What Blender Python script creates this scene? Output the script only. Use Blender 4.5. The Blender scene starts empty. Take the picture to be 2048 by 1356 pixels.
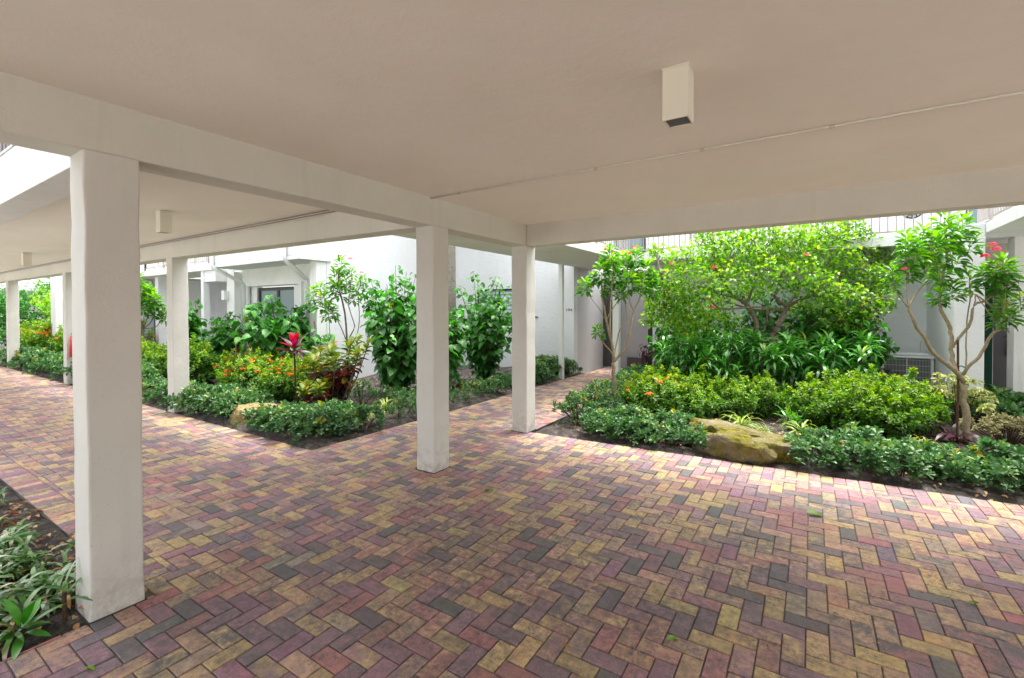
import bpy, math, random
import numpy as np
from mathutils import Vector, Matrix
PI = math.pi
C = bpy.context.scene.collection
SC = bpy.context.scene

# ------------------------------------------------------------------ camera, sky, sun, exposure
cam = bpy.data.cameras.new('camera'); camo = bpy.data.objects.new('camera', cam); C.objects.link(camo)
_r = Vector((0.83879767, 0.5444377, -0.00246403)); _u = Vector((-0.0053176, 0.01271806, 0.99990498)); _f = Vector((-0.5444173, 0.83870486, -0.01356298))
M = Matrix(((_r.x, _u.x, -_f.x, 3.2195), (_r.y, _u.y, -_f.y, -5.3149), (_r.z, _u.z, -_f.z, 1.67), (0, 0, 0, 1)))
camo.matrix_world = M
cam.sensor_width = 36; cam.lens = 925.2 / 2048 * 36; cam.shift_y = -46.8 / 2048
cam.clip_start = 0.05; cam.clip_end = 600
SC.camera = camo
SUN_EL, SUN_AZ = math.radians(75), math.radians(12)      # azimuth measured from +Y clockwise
w = bpy.data.worlds.new('World'); SC.world = w; w.use_nodes = True
nt = w.node_tree; bgn = nt.nodes['Background']
sky = nt.nodes.new('ShaderNodeTexSky'); sky.sky_type = 'NISHITA'; sky.sun_disc = False
sky.sun_elevation = SUN_EL; sky.sun_rotation = SUN_AZ; sky.air_density = 1.0; sky.dust_density = 5.0; sky.ozone_density = 1.0
hs = nt.nodes.new('ShaderNodeHueSaturation'); hs.inputs['Saturation'].default_value = 0.2
nt.links.new(sky.outputs[0], hs.inputs['Color']); nt.links.new(hs.outputs[0], bgn.inputs[0])
bgn.inputs[1].default_value = 0.15
sl = bpy.data.lights.new('sun', 'SUN'); sl.energy = 0.5; sl.angle = math.radians(16); sl.color = (1, 0.94, 0.84)
so = bpy.data.objects.new('sun', sl); C.objects.link(so)
sd = Vector((math.sin(SUN_AZ) * math.cos(SUN_EL), math.cos(SUN_AZ) * math.cos(SUN_EL), math.sin(SUN_EL)))
so.rotation_euler = sd.to_track_quat('Z', 'Y').to_euler()
SC.view_settings.view_transform = 'Standard'; SC.view_settings.look = 'None'
SC.view_settings.exposure = 2.42; SC.view_settings.gamma = 1
SC.render.engine = 'CYCLES'; SC.cycles.max_bounces = 10; SC.cycles.diffuse_bounces = 7; SC.cycles.transmission_bounces = 6

# ------------------------------------------------------------------ materials
def mat(name, col=(.8, .8, .8), rough=.6, metal=0., spec=.5):
    m = bpy.data.materials.new(name); m.use_nodes = True
    b = m.node_tree.nodes['Principled BSDF']
    b.inputs['Base Color'].default_value = (*col, 1); b.inputs['Roughness'].default_value = rough
    b.inputs['Metallic'].default_value = metal; b.inputs['Specular IOR Level'].default_value = spec
    return m
def nn(m, t, **k):
    n = m.node_tree.nodes.new(t)
    for a, v in k.items():
        if a in n.inputs: n.inputs[a].default_value = v
        else: setattr(n, a, v)
    return n
def lk(m, a, b): m.node_tree.links.new(a, b)
def ramp(m, stops, interp='LINEAR'):
    r = m.node_tree.nodes.new('ShaderNodeValToRGB'); e = r.color_ramp.elements; r.color_ramp.interpolation = interp
    while len(e) < len(stops): e.new(0.5)
    for i, (p, c) in enumerate(stops): e[i].position = p; e[i].color = (*c, 1)
    return r
def noise(m, scale, detail=5, rough=.6, vec=None):
    n = nn(m, 'ShaderNodeTexNoise'); n.inputs['Scale'].default_value = scale; n.inputs['Detail'].default_value = detail; n.inputs['Roughness'].default_value = rough
    if vec is None:
        vec = nn(m, 'ShaderNodeNewGeometry').outputs['Position']
    lk(m, vec, n.inputs['Vector']); return n
def mix(m, fac, a, b, mode='MIX'):
    x = nn(m, 'ShaderNodeMix'); x.data_type = 'RGBA'; x.blend_type = mode
    for s, v in ((0, fac), (6, a), (7, b)):
        if hasattr(v, 'links'): lk(m, v, x.inputs[s])
        else: x.inputs[s].default_value = v if s == 0 else (*v, 1)
    return x.outputs[2]
def bump(m, src, strength, dist, prev=None):
    b = nn(m, 'ShaderNodeBump'); b.inputs['Strength'].default_value = strength; b.inputs['Distance'].default_value = dist
    lk(m, src, b.inputs['Height'])
    if prev: lk(m, prev, b.inputs['Normal'])
    return b.outputs[0]

def stucco(name, c1, c2, coarse=.5, speck=.12, rough=.75):
    m = mat(name, c1, rough, spec=.3); bs = m.node_tree.nodes['Principled BSDF']
    n1 = noise(m, 1.3, 6, .65); col = mix(m, ramp_out(m, n1.outputs[0], .35, .7), c1, c2)
    v = nn(m, 'ShaderNodeTexVoronoi'); v.inputs['Scale'].default_value = 9; v.inputs['Randomness'].default_value = 1
    n0 = noise(m, 9, 2); pos = nn(m, 'ShaderNodeNewGeometry').outputs['Position']
    av = nn(m, 'ShaderNodeVectorMath', operation='ADD'); lk(m, pos, av.inputs[0]); lk(m, n0.outputs[1], av.inputs[1]); lk(m, av.outputs[0], v.inputs['Vector'])
    sp = nn(m, 'ShaderNodeMath', operation='LESS_THAN'); lk(m, v.outputs['Distance'], sp.inputs[0]); sp.inputs[1].default_value = speck * .9
    gate = nn(m, 'ShaderNodeMath', operation='GREATER_THAN'); n2 = noise(m, 3.1, 3); lk(m, n2.outputs[0], gate.inputs[0]); gate.inputs[1].default_value = .48
    mu = nn(m, 'ShaderNodeMath', operation='MULTIPLY'); lk(m, sp.outputs[0], mu.inputs[0]); lk(m, gate.outputs[0], mu.inputs[1])
    mu2 = nn(m, 'ShaderNodeMath', operation='MULTIPLY'); lk(m, mu.outputs[0], mu2.inputs[0]); mu2.inputs[1].default_value = .7
    col = mix(m, mu2.outputs[0], col, tuple(x * .35 for x in c1))
    lk(m, col, bs.inputs['Base Color'])
    a = bump(m, noise(m, 14, 8, .7).outputs[0], .35 * coarse, .03); a = bump(m, noise(m, 90, 3, .6).outputs[0], .25 * coarse, .006, a)
    lk(m, a, bs.inputs['Normal']); return m
def grime(m, zmax, col):
    bs = m.node_tree.nodes['Principled BSDF']; src = bs.inputs['Base Color'].links[0].from_socket
    sp = nn(m, 'ShaderNodeSeparateXYZ'); lk(m, nn(m, 'ShaderNodeNewGeometry').outputs['Position'], sp.inputs[0])
    r = nn(m, 'ShaderNodeMapRange'); r.inputs['From Min'].default_value = zmax; r.inputs['From Max'].default_value = 0; lk(m, sp.outputs[2], r.inputs['Value'])
    n = noise(m, 11, 6, .75); mu = nn(m, 'ShaderNodeMath', operation='MULTIPLY'); lk(m, r.outputs[0], mu.inputs[0]); lk(m, ramp_out(m, n.outputs[0], .42, .68), mu.inputs[1])
    lk(m, mix(m, mu.outputs[0], src, col), bs.inputs['Base Color'])
def streaks(m, amt, col):
    bs = m.node_tree.nodes['Principled BSDF']; src = bs.inputs['Base Color'].links[0].from_socket
    mp = nn(m, 'ShaderNodeMapping'); mp.inputs['Scale'].default_value = (5, 5, .35); lk(m, nn(m, 'ShaderNodeNewGeometry').outputs['Position'], mp.inputs[0])
    n = noise(m, 1.6, 5, .7, mp.outputs[0]); r = ramp_out(m, n.outputs[0], .56, .74); k = nn(m, 'ShaderNodeMath', operation='MULTIPLY'); lk(m, r, k.inputs[0]); k.inputs[1].default_value = amt
    lk(m, mix(m, k.outputs[0], src, col), bs.inputs['Base Color'])
def ramp_out(m, src, lo, hi):
    r = nn(m, 'ShaderNodeMapRange'); r.inputs['From Min'].default_value = lo; r.inputs['From Max'].default_value = hi
    lk(m, src, r.inputs['Value']); return r.outputs[0]

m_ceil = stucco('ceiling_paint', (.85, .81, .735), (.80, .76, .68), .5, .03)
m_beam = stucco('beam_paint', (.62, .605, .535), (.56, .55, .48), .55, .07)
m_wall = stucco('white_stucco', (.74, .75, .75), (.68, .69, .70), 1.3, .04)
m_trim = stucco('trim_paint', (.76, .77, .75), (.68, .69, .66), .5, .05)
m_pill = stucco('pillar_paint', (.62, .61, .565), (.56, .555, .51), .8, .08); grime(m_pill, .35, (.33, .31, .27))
streaks(m_beam, .35, (.45, .42, .34)); streaks(m_wall, .30, (.52, .52, .50)); streaks(m_trim, .4, (.45, .44, .38)); streaks(m_pill, .3, (.48, .46, .40))
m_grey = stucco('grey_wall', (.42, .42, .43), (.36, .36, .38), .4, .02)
m_fix = mat('fixture_paint', (.72, .69, .58), .55); m_grimejoint = mat('joint_grime', (.05, .045, .04), .95); m_dark = mat('dark_void', (.02, .02, .022), .6)
m_baffle = mat('baffle', (.22, .22, .23), .4, .3)
m_rail = mat('rail_metal', (.34, .31, .29), .5, .2); m_brownrail = mat('brown_rail', (.10, .075, .075), .5)
m_bronze = mat('bronze_frame', (.045, .045, .05), .4, .5); m_door = mat('door_paint', (.06, .055, .06), .45); m_black = mat('black_iron', (.012, .012, .013), .5, .3)
m_frost = mat('frosted_pane', (.22, .29, .30), .25); m_glass = mat('window_glass', (.10, .15, .18), .08, spec=.8)
m_green_glass = mat('green_glass', (.01, .05, .03), .15, spec=.5); m_slat = mat('jalousie_slat', (.42, .47, .52), .2, spec=.7)
m_ac = mat('cabinet_metal', (.62, .63, .62), .45, .1); m_coil = mat('coil_fins', (.10, .10, .11), .5, .4)
m_red = mat('red_paint', (.55, .03, .02), .35); m_pipe = mat('conduit_metal', (.66, .63, .56), .5); m_brass = mat('coupling', (.54, .45, .34), .6)
m_white = mat('white_pvc', (.74, .75, .74), .4)
m_concrete = stucco('concrete_ground', (.42, .41, .38), (.34, .33, .31), .5, .0)

def soil_mat():
    m = mat('sandy_soil', (.1, .09, .08), .95, spec=.1); bs = m.node_tree.nodes['Principled BSDF']
    n = noise(m, 7, 8, .7); r = ramp(m, [(.3, (.035, .03, .028)), (.5, (.10, .088, .08)), (.68, (.24, .22, .20))]); lk(m, n.outputs[0], r.inputs[0])
    n2 = noise(m, 60, 4, .7); c = mix(m, ramp_out(m, n2.outputs[0], .45, .7), r.outputs[0], (.05, .04, .035)); lk(m, c, bs.inputs['Base Color'])
    lk(m, bump(m, n2.outputs[0], .8, .02, bump(m, n.outputs[0], .8, .05)), bs.inputs['Normal']); return m
m_soil = soil_mat()
def paver_mat():
    m = mat('brick_paver', (.4, .3, .2), .62, spec=.4); bs = m.node_tree.nodes['Principled BSDF']
    a = nn(m, 'ShaderNodeAttribute', attribute_name='bc').outputs['Color']; b = nn(m, 'ShaderNodeAttribute', attribute_name='bc2').outputs['Color']
    tn = noise(m, 11, 5, .7); c = mix(m, ramp_out(m, tn.outputs[0], .40, .60), a, b)
    mid = noise(m, 34, 7, .85); mg = noise(m, 5, 3, .6)
    md = nn(m, 'ShaderNodeMath', operation='MULTIPLY'); lk(m, ramp_out(m, mid.outputs[0], .45, .60), md.inputs[0]); lk(m, ramp_val(m, ramp_out(m, mg.outputs[0], .35, .65), .2, .95), md.inputs[1])
    c = mix(m, md.outputs[0], c, (.085, .078, .088))
    fine = noise(m, 160, 4, .8); c = mix(m, ramp_out(m, fine.outputs[0], .54, .74), c, (.06, .055, .06))
    fl = noise(m, 230, 2, .5); c = mix(m, ramp_out(m, fl.outputs[0], .62, .75), c, (.5, .46, .40))
    # trodden, weathered darkening mid-floor, plus the light falloff there put into the colour
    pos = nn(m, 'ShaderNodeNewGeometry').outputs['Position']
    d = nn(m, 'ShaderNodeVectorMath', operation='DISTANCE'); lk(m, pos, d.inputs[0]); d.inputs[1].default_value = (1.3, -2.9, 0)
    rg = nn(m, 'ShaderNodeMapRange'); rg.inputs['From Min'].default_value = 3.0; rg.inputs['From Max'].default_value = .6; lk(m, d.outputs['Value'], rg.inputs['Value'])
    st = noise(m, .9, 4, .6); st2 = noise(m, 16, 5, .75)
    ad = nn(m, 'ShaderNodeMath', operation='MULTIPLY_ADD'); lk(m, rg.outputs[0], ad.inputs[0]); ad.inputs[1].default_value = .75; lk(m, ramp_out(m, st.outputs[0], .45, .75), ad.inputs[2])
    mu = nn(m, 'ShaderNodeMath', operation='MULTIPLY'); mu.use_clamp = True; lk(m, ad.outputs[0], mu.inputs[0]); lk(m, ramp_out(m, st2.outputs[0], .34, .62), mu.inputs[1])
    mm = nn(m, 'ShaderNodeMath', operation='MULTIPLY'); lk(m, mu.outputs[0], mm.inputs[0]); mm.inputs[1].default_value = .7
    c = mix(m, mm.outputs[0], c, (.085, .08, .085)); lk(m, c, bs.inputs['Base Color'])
    lk(m, ramp_val(m, st2.outputs[0], .45, .8), bs.inputs['Roughness'])
    lk(m, bump(m, fine.outputs[0], .6, .003, bump(m, mid.outputs[0], .4, .004)), bs.inputs['Normal']); return m
def ramp_val(m, src, lo, hi):
    r = nn(m, 'ShaderNodeMapRange'); r.inputs['To Min'].default_value = lo; r.inputs['To Max'].default_value = hi
    lk(m, src, r.inputs['Value']); return r.outputs[0]
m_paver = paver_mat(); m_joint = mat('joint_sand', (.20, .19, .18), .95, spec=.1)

def leaf_mat(name, stops, rough=.38, trans=.28, sp=.5):
    m = mat(name, stops[0][1], rough, spec=sp); nt_ = m.node_tree; bs = nt_.nodes['Principled BSDF']
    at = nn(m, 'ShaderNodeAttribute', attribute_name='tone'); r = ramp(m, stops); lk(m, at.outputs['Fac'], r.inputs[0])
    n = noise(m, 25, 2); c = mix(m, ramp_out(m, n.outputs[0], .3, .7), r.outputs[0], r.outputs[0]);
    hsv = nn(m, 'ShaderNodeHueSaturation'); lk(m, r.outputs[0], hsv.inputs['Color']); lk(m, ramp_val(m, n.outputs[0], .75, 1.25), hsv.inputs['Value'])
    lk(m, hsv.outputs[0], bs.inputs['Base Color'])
    t = nn(m, 'ShaderNodeBsdfTranslucent'); tc = nn(m, 'ShaderNodeHueSaturation'); tc.inputs['Saturation'].default_value = 1.15; tc.inputs['Value'].default_value = 1.6
    lk(m, hsv.outputs[0], tc.inputs['Color']); lk(m, tc.outputs[0], t.inputs[0])
    x = nn(m, 'ShaderNodeMixShader'); x.inputs[0].default_value = trans
    lk(m, bs.outputs[0], x.inputs[1]); lk(m, t.outputs[0], x.inputs[2]); lk(m, x.outputs[0], nt_.nodes['Material Output'].inputs[0]); return m
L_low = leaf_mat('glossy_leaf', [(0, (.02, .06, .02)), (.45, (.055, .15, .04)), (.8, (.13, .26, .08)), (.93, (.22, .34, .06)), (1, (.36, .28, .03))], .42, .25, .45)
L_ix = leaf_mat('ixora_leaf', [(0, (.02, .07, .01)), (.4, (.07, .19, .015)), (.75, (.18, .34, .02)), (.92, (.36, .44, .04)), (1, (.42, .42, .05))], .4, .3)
L_jat = leaf_mat('broad_leaf', [(0, (.02, .08, .015)), (.5, (.08, .25, .02)), (.85, (.20, .42, .03)), (1, (.42, .54, .04))], .3, .4)
L_hib = leaf_mat('small_leaf', [(0, (.05, .14, .02)), (.5, (.17, .36, .04)), (.85, (.36, .52, .07)), (1, (.6, .52, .06))], .33, .45)
L_big = leaf_mat('heart_leaf', [(0, (.02, .08, .02)), (.5, (.05, .17, .03)), (.85, (.09, .32, .05)), (1, (.20, .42, .06))], .42, .32, .35)
L_strap = leaf_mat('strap_leaf', [(0, (.02, .09, .015)), (.5, (.05, .22, .025)), (.85, (.12, .36, .04)), (1, (.38, .36, .05))], .28, .2, .7)
L_crot = leaf_mat('croton_leaf', [(0, (.012, .008, .014)), (.3, (.06, .015, .03)), (.42, (.22, .02, .015)), (.5, (.03, .09, .03)), (.68, (.05, .14, .02)), (.84, (.10, .16, .012)), (.93, (.18, .18, .015)), (1, (.42, .14, .02))], .45, .25, .25)
L_cord = leaf_mat('crimson_leaf', [(0, (.09, .07, .07)), (.35, (.14, .02, .06)), (.7, (.45, .008, .02)), (1, (.75, .01, .01))], .35, .3)
L_grass = leaf_mat('grass_leaf', [(0, (.05, .12, .01)), (.5, (.16, .28, .02)), (1, (.5, .5, .16))], .4, .3)
L_brom = leaf_mat('purple_leaf', [(0, (.03, .012, .02)), (.5, (.09, .02, .04)), (.8, (.04, .09, .04)), (1, (.22, .30, .26))], .35, .2)
L_sch = leaf_mat('variegated_leaf', [(0, (.06, .14, .03)), (.5, (.30, .36, .08)), (1, (.68, .64, .34))], .35, .3)
L_rhoeo = leaf_mat('silver_leaf', [(0, (.025, .11, .02)), (.5, (.08, .21, .04)), (.72, (.14, .27, .07)), (.86, (.40, .46, .36)), (.94, (.40, .20, .05)), (1, (.30, .12, .04))], .3, .15, .7)
L_dry = leaf_mat('dry_leaf', [(0, (.10, .03, .012)), (.5, (.26, .10, .03)), (1, (.5, .36, .18))], .7, .1)
L_drysh = leaf_mat('dry_shrub_leaf', [(0, (.12, .12, .05)), (.5, (.28, .27, .12)), (1, (.46, .42, .25))], .7, .2)
L_fl = leaf_mat('orange_petal', [(0, (.8, .13, .01)), (1, (.95, .3, .03))], .6, .3); L_pink = leaf_mat('pink_petal', [(0, (.75, .03, .08)), (1, (.85, .25, .3))], .6, .3)
L_cat = leaf_mat('red_catkin', [(0, (.35, .02, .02)), (1, (.6, .06, .04))], .7, .1)
def bark(name, a, b):
    m = mat(name, a, .85, spec=.2); bs = m.node_tree.nodes['Principled BSDF']; n = noise(m, 30, 5, .7)
    lk(m, mix(m, ramp_out(m, n.outputs[0], .35, .65), a, b), bs.inputs['Base Color']); lk(m, bump(m, n.outputs[0], .5, .006), bs.inputs['Normal']); return m
m_bark = bark('pale_bark', (.36, .30, .19), (.20, .16, .10)); m_bark2 = bark('grey_bark', (.22, .18, .13), (.08, .065, .045)); m_stem = bark('brown_stem', (.10, .06, .035), (.05, .03, .02))
def palm_bark():
    m = mat('palm_bark', (.3, .28, .22), .9, spec=.1); bs = m.node_tree.nodes['Principled BSDF']
    w = nn(m, 'ShaderNodeTexWave', bands_direction='Z'); w.inputs['Scale'].default_value = 9; w.inputs['Distortion'].default_value = 9; w.inputs['Detail'].default_value = 4; w.inputs['Detail Scale'].default_value = 3
    lk(m, nn(m, 'ShaderNodeNewGeometry').outputs['Position'], w.inputs[0])
    lk(m, mix(m, w.outputs[1], (.14, .12, .08), (.42, .40, .34)), bs.inputs['Base Color']); lk(m, bump(m, w.outputs[1], .7, .02), bs.inputs['Normal']); return m
m_palm = palm_bark()
def rock_mat(name, stone, moss, amt):
    m = mat(name, stone, .92, spec=.15); bs = m.node_tree.nodes['Principled BSDF']
    n = noise(m, 3.5, 6, .7); n2 = noise(m, 28, 6, .75); st = mix(m, n2.outputs[0], tuple(x * .45 for x in stone), tuple(min(1, x * 1.5) for x in stone))
    f = ramp_out(m, n.outputs[0], amt, amt + .16); r = ramp(m, [(.3, moss[0]), (.5, moss[1]), (.7, moss[2])]); lk(m, n2.outputs[0], r.inputs[0])
    lk(m, mix(m, f, st, r.outputs[0]), bs.inputs['Base Color'])
    lk(m, bump(m, noise(m, 90, 5, .8).outputs[0], .8, .008, bump(m, n2.outputs[0], 1., .035, bump(m, n.outputs[0], .6, .06))), bs.inputs['Normal']); return m
m_rock = rock_mat('mossy_rock', (.27, .235, .15), ((.04, .045, .008), (.19, .17, .02), (.38, .31, .04)), .41)
m_rock2 = rock_mat('tan_rock', (.40, .30, .14), ((.16, .15, .04), (.30, .24, .08), (.45, .36, .15)), .52)

# ------------------------------------------------------------------ mesh helpers
class MB:
    def __init__(s): s.v = []; s.f = []
    def box(s, x0, x1, y0, y1, z0, z1, rz=0, c=None):
        b = len(s.v); P = [(x, y, z) for z in (z0, z1) for x, y in ((x0, y0), (x1, y0), (x1, y1), (x0, y1))]
        if rz:
            cx, cy = c or ((x0 + x1) / 2, (y0 + y1) / 2); k, q = math.cos(rz), math.sin(rz)
            P = [(cx + (x - cx) * k - (y - cy) * q, cy + (x - cx) * q + (y - cy) * k, z) for x, y, z in P]
        s.v += P; s.f += [tuple(b + i for i in t) for t in ((3, 2, 1, 0), (4, 5, 6, 7), (0, 1, 5, 4), (1, 2, 6, 5), (2, 3, 7, 6), (3, 0, 4, 7))]
        return s
    def prism(s, pts, z0, z1):
        b = len(s.v); n = len(pts); s.v += [(x, y, z0) for x, y in pts] + [(x, y, z1) for x, y in pts]
        s.f.append(tuple(b + i for i in reversed(range(n)))); s.f.append(tuple(b + n + i for i in range(n)))
        for i in range(n): j = (i + 1) % n; s.f.append((b + i, b + j, b + n + j, b + n + i))
        return s
    def tube(s, pts, r0, r1=None, n=8, cap=True):
        r1 = r0 if r1 is None else r1; pts = [Vector(p) for p in pts]; b = len(s.v); m = len(pts); up = Vector((.3, .2, 1)).normalized()
        for i, p in enumerate(pts):
            d = (pts[min(i + 1, m - 1)] - pts[max(i - 1, 0)]).normalized(); a = d.cross(up)
            a = a.normalized() if a.length > .05 else d.orthogonal().normalized(); c = d.cross(a); r = r0 + (r1 - r0) * i / max(1, m - 1)
            for k in range(n): t = 2 * PI * k / n; s.v.append(tuple(p + a * math.cos(t) * r + c * math.sin(t) * r))
        for i in range(m - 1):
            for k in range(n): k2 = (k + 1) % n; s.f.append((b + i * n + k, b + i * n + k2, b + (i + 1) * n + k2, b + (i + 1) * n + k))
        if cap: s.f.append(tuple(b + k for k in reversed(range(n)))); s.f.append(tuple(b + (m - 1) * n + k for k in range(n)))
        return s
    def build(s, name, m, parent=None, smooth=False, bevel=0, label=None):
        me = bpy.data.meshes.new(name); me.from_pydata(s.v, [], s.f); me.materials.append(m)
        if smooth: me.polygons.foreach_set('use_smooth', [True] * len(me.polygons))
        o = bpy.data.objects.new(name, me); C.objects.link(o)
        if parent is not None: o.parent = parent; o.location = -par_loc(parent)
        if bevel:
            bv = o.modifiers.new('bevel', 'BEVEL'); bv.width = bevel; bv.segments = 2; bv.limit_method = 'ANGLE'
        if label: o['label'] = label
        return o
def par_loc(p):
    l = Vector((0, 0, 0))
    while p is not None: l += p.location; p = p.parent
    return l
def empty(name, loc, label, cat, group=None):
    o = bpy.data.objects.new(name, None); C.objects.link(o); o.location = loc; o.empty_display_size = .1
    o['label'] = label; o['category'] = cat
    if group: o['group'] = group
    return o
def tag(o, label=None, cat=None, group=None, kind=None):
    for k, v in (('label', label), ('category', cat), ('group', group), ('kind', kind)):
        if v: o[k] = v
    return o
def dup(root, loc, rz=0., s=1., label=None, group=None, sz=None):
    r = root.copy(); C.objects.link(r); r.location = loc; r.rotation_euler = (0, 0, rz); r.scale = (s, s, sz or s)
    if label: r['label'] = label
    if group: r['group'] = group
    for ch in root.children:
        c = ch.copy(); C.objects.link(c); c.parent = r
        for g in ch.children: d = g.copy(); C.objects.link(d); d.parent = c
    return r

# leaf templates: vertices (along, side, up) and faces
def tpl(prof, fold=.25, droop=.25):
    v = [(0, 0, 0)]; f = []; n = len(prof)
    for t, wd in prof: v += [(t, -wd, fold * wd - droop * t * t), (t, 0, -droop * t * t), (t, wd, fold * wd - droop * t * t)]
    v.append((1 - droop * .2, 0, -droop)); last = len(v) - 1
    f += [(0, 2, 1), (0, 3, 2)]
    for i in range(n - 1):
        a = 1 + 3 * i; f += [(a, a + 1, a + 4, a + 3), (a + 1, a + 2, a + 5, a + 4)]
    a = 1 + 3 * (n - 1); f += [(a, a + 1, last), (a + 1, a + 2, last)]
    return np.array(v, float), f
T_ell = tpl([(.3, .85), (.68, .9)], .25, .2)
T_obo = tpl([(.35, .6), (.75, 1.)], .2, .12)
T_heart = tpl([(.06, .75), (.3, 1.), (.65, .75)], .15, .35)
T_broad = tpl([(.25, .8), (.55, 1.), (.85, .6)], .12, .3)
def strap(bend, rows=5, fold=.35):
    v = [(0, 0, 0)]; f = []; x = z = 0; pr = [.7, .95, 1., .85, .55][:rows]; seg = 1 / (rows + 1); a = 0
    for i in range(rows):
        x += seg * math.cos(a); z -= seg * math.sin(a); wd = pr[i]; v += [(x, -wd, z + fold * wd * .03), (x, 0, z), (x, wd, z + fold * wd * .03)]; a += bend / rows
    x += seg * math.cos(a); z -= seg * math.sin(a); v.append((x, 0, z)); last = len(v) - 1
    f += [(0, 2, 1), (0, 3, 2)]
    for i in range(rows - 1): b = 1 + 3 * i; f += [(b, b + 1, b + 4, b + 3), (b + 1, b + 2, b + 5, b + 4)]
    b = 1 + 3 * (rows - 1); f += [(b, b + 1, last), (b + 1, b + 2, last)]
    return np.array(v), f
T_strap = strap(1.5); T_strap2 = strap(2.2); T_strap0 = strap(.5)

class Leaves:
    def __init__(s, seed=0): s.V = []; s.F = []; s.T = []; s.n = 0; s.r = np.random.RandomState(seed)
    def add(s, pos, d, L, W, tone, T, upv=None):
        pos = np.atleast_2d(pos); N = len(pos); d = np.array(d, float); d /= np.linalg.norm(d, axis=1, keepdims=True) + 1e-9
        up = np.tile([0., 0, 1], (N, 1)) if upv is None else np.array(upv, float)
        up = up + s.r.normal(0, .25, (N, 3)); side = np.cross(d, up); side /= np.linalg.norm(side, axis=1, keepdims=True) + 1e-9
        nr = np.cross(side, d); tv, tf = T; L = np.broadcast_to(L, N)[:, None]; W = np.broadcast_to(W, N)[:, None]
        for q in range(0, 1):
            P = pos[:, None, :] + d[:, None, :] * (L * tv[None, :, 0])[:, :, None] + side[:, None, :] * (W * tv[None, :, 1])[:, :, None] + nr[:, None, :] * (L * tv[None, :, 2])[:, :, None]
        s.V.append(P.reshape(-1, 3)); s.T.append(np.repeat(np.clip(np.broadcast_to(tone, N), 0, 1), len(tv)))
        k = len(tv); s.F.append((tf, N, s.n, k)); s.n += N * k
    def build(s, name, m, parent=None, label=None):
        V = np.concatenate(s.V); T = np.concatenate(s.T); li = []; ls = []; start = 0
        for tf, N, base, k in s.F:
            off = base + np.arange(N) * k; flat = np.array([i for f in tf for i in f]); sz = np.array([len(f) for f in tf])
            li.append((off[:, None] + flat[None, :]).reshape(-1)); ls.append(np.tile(sz, N))
        li = np.concatenate(li); sz = np.concatenate(ls); st = np.concatenate([[0], np.cumsum(sz)[:-1]])
        me = bpy.data.meshes.new(name); me.vertices.add(len(V)); me.vertices.foreach_set('co', V.astype(np.float32).ravel())
        me.loops.add(len(li)); me.loops.foreach_set('vertex_index', li.astype(np.int32)); me.polygons.add(len(sz)); me.polygons.foreach_set('loop_start', st.astype(np.int32))
        me.update(calc_edges=True); me.polygons.foreach_set('use_smooth', np.ones(len(sz), bool))
        a = me.attributes.new('tone', 'FLOAT', 'POINT'); a.data.foreach_set('value', T.astype(np.float32)); me.materials.append(m); me.validate()
        o = bpy.data.objects.new(name, me); C.objects.link(o)
        if parent is not None: o.parent = parent
        if label: o['label'] = label
        return o
def rosette(lv, c, n, L, W, T, e0=10, e1=50, tone=.5, tj=.2, axis=(0, 0, 1)):
    """n leaves round a shoot tip; elevation e0..e1 degrees from the plane across the axis"""
    r = lv.r; ax = Vector(axis).normalized(); a = ax.orthogonal().normalized(); b = ax.cross(a); ax, a, b = map(np.array, (ax, a, b))
    ph = r.uniform(0, 2 * PI) + np.arange(n) * 2.4 + r.normal(0, .2, n); el = np.radians(np.linspace(e0, e1, n) + r.normal(0, 6, n))
    d = (np.cos(ph) * np.cos(el))[:, None] * a + (np.sin(ph) * np.cos(el))[:, None] * b + np.sin(el)[:, None] * ax
    pos = np.array(c)[None, :] + ax[None, :] * (np.linspace(-.3, .1, n) * L)[:, None]
    lv.add(pos, d, L * r.uniform(.75, 1.15, n), W * r.uniform(.8, 1.15, n), tone + r.normal(0, tj, n), T, np.tile(ax, (n, 1)))
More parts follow.
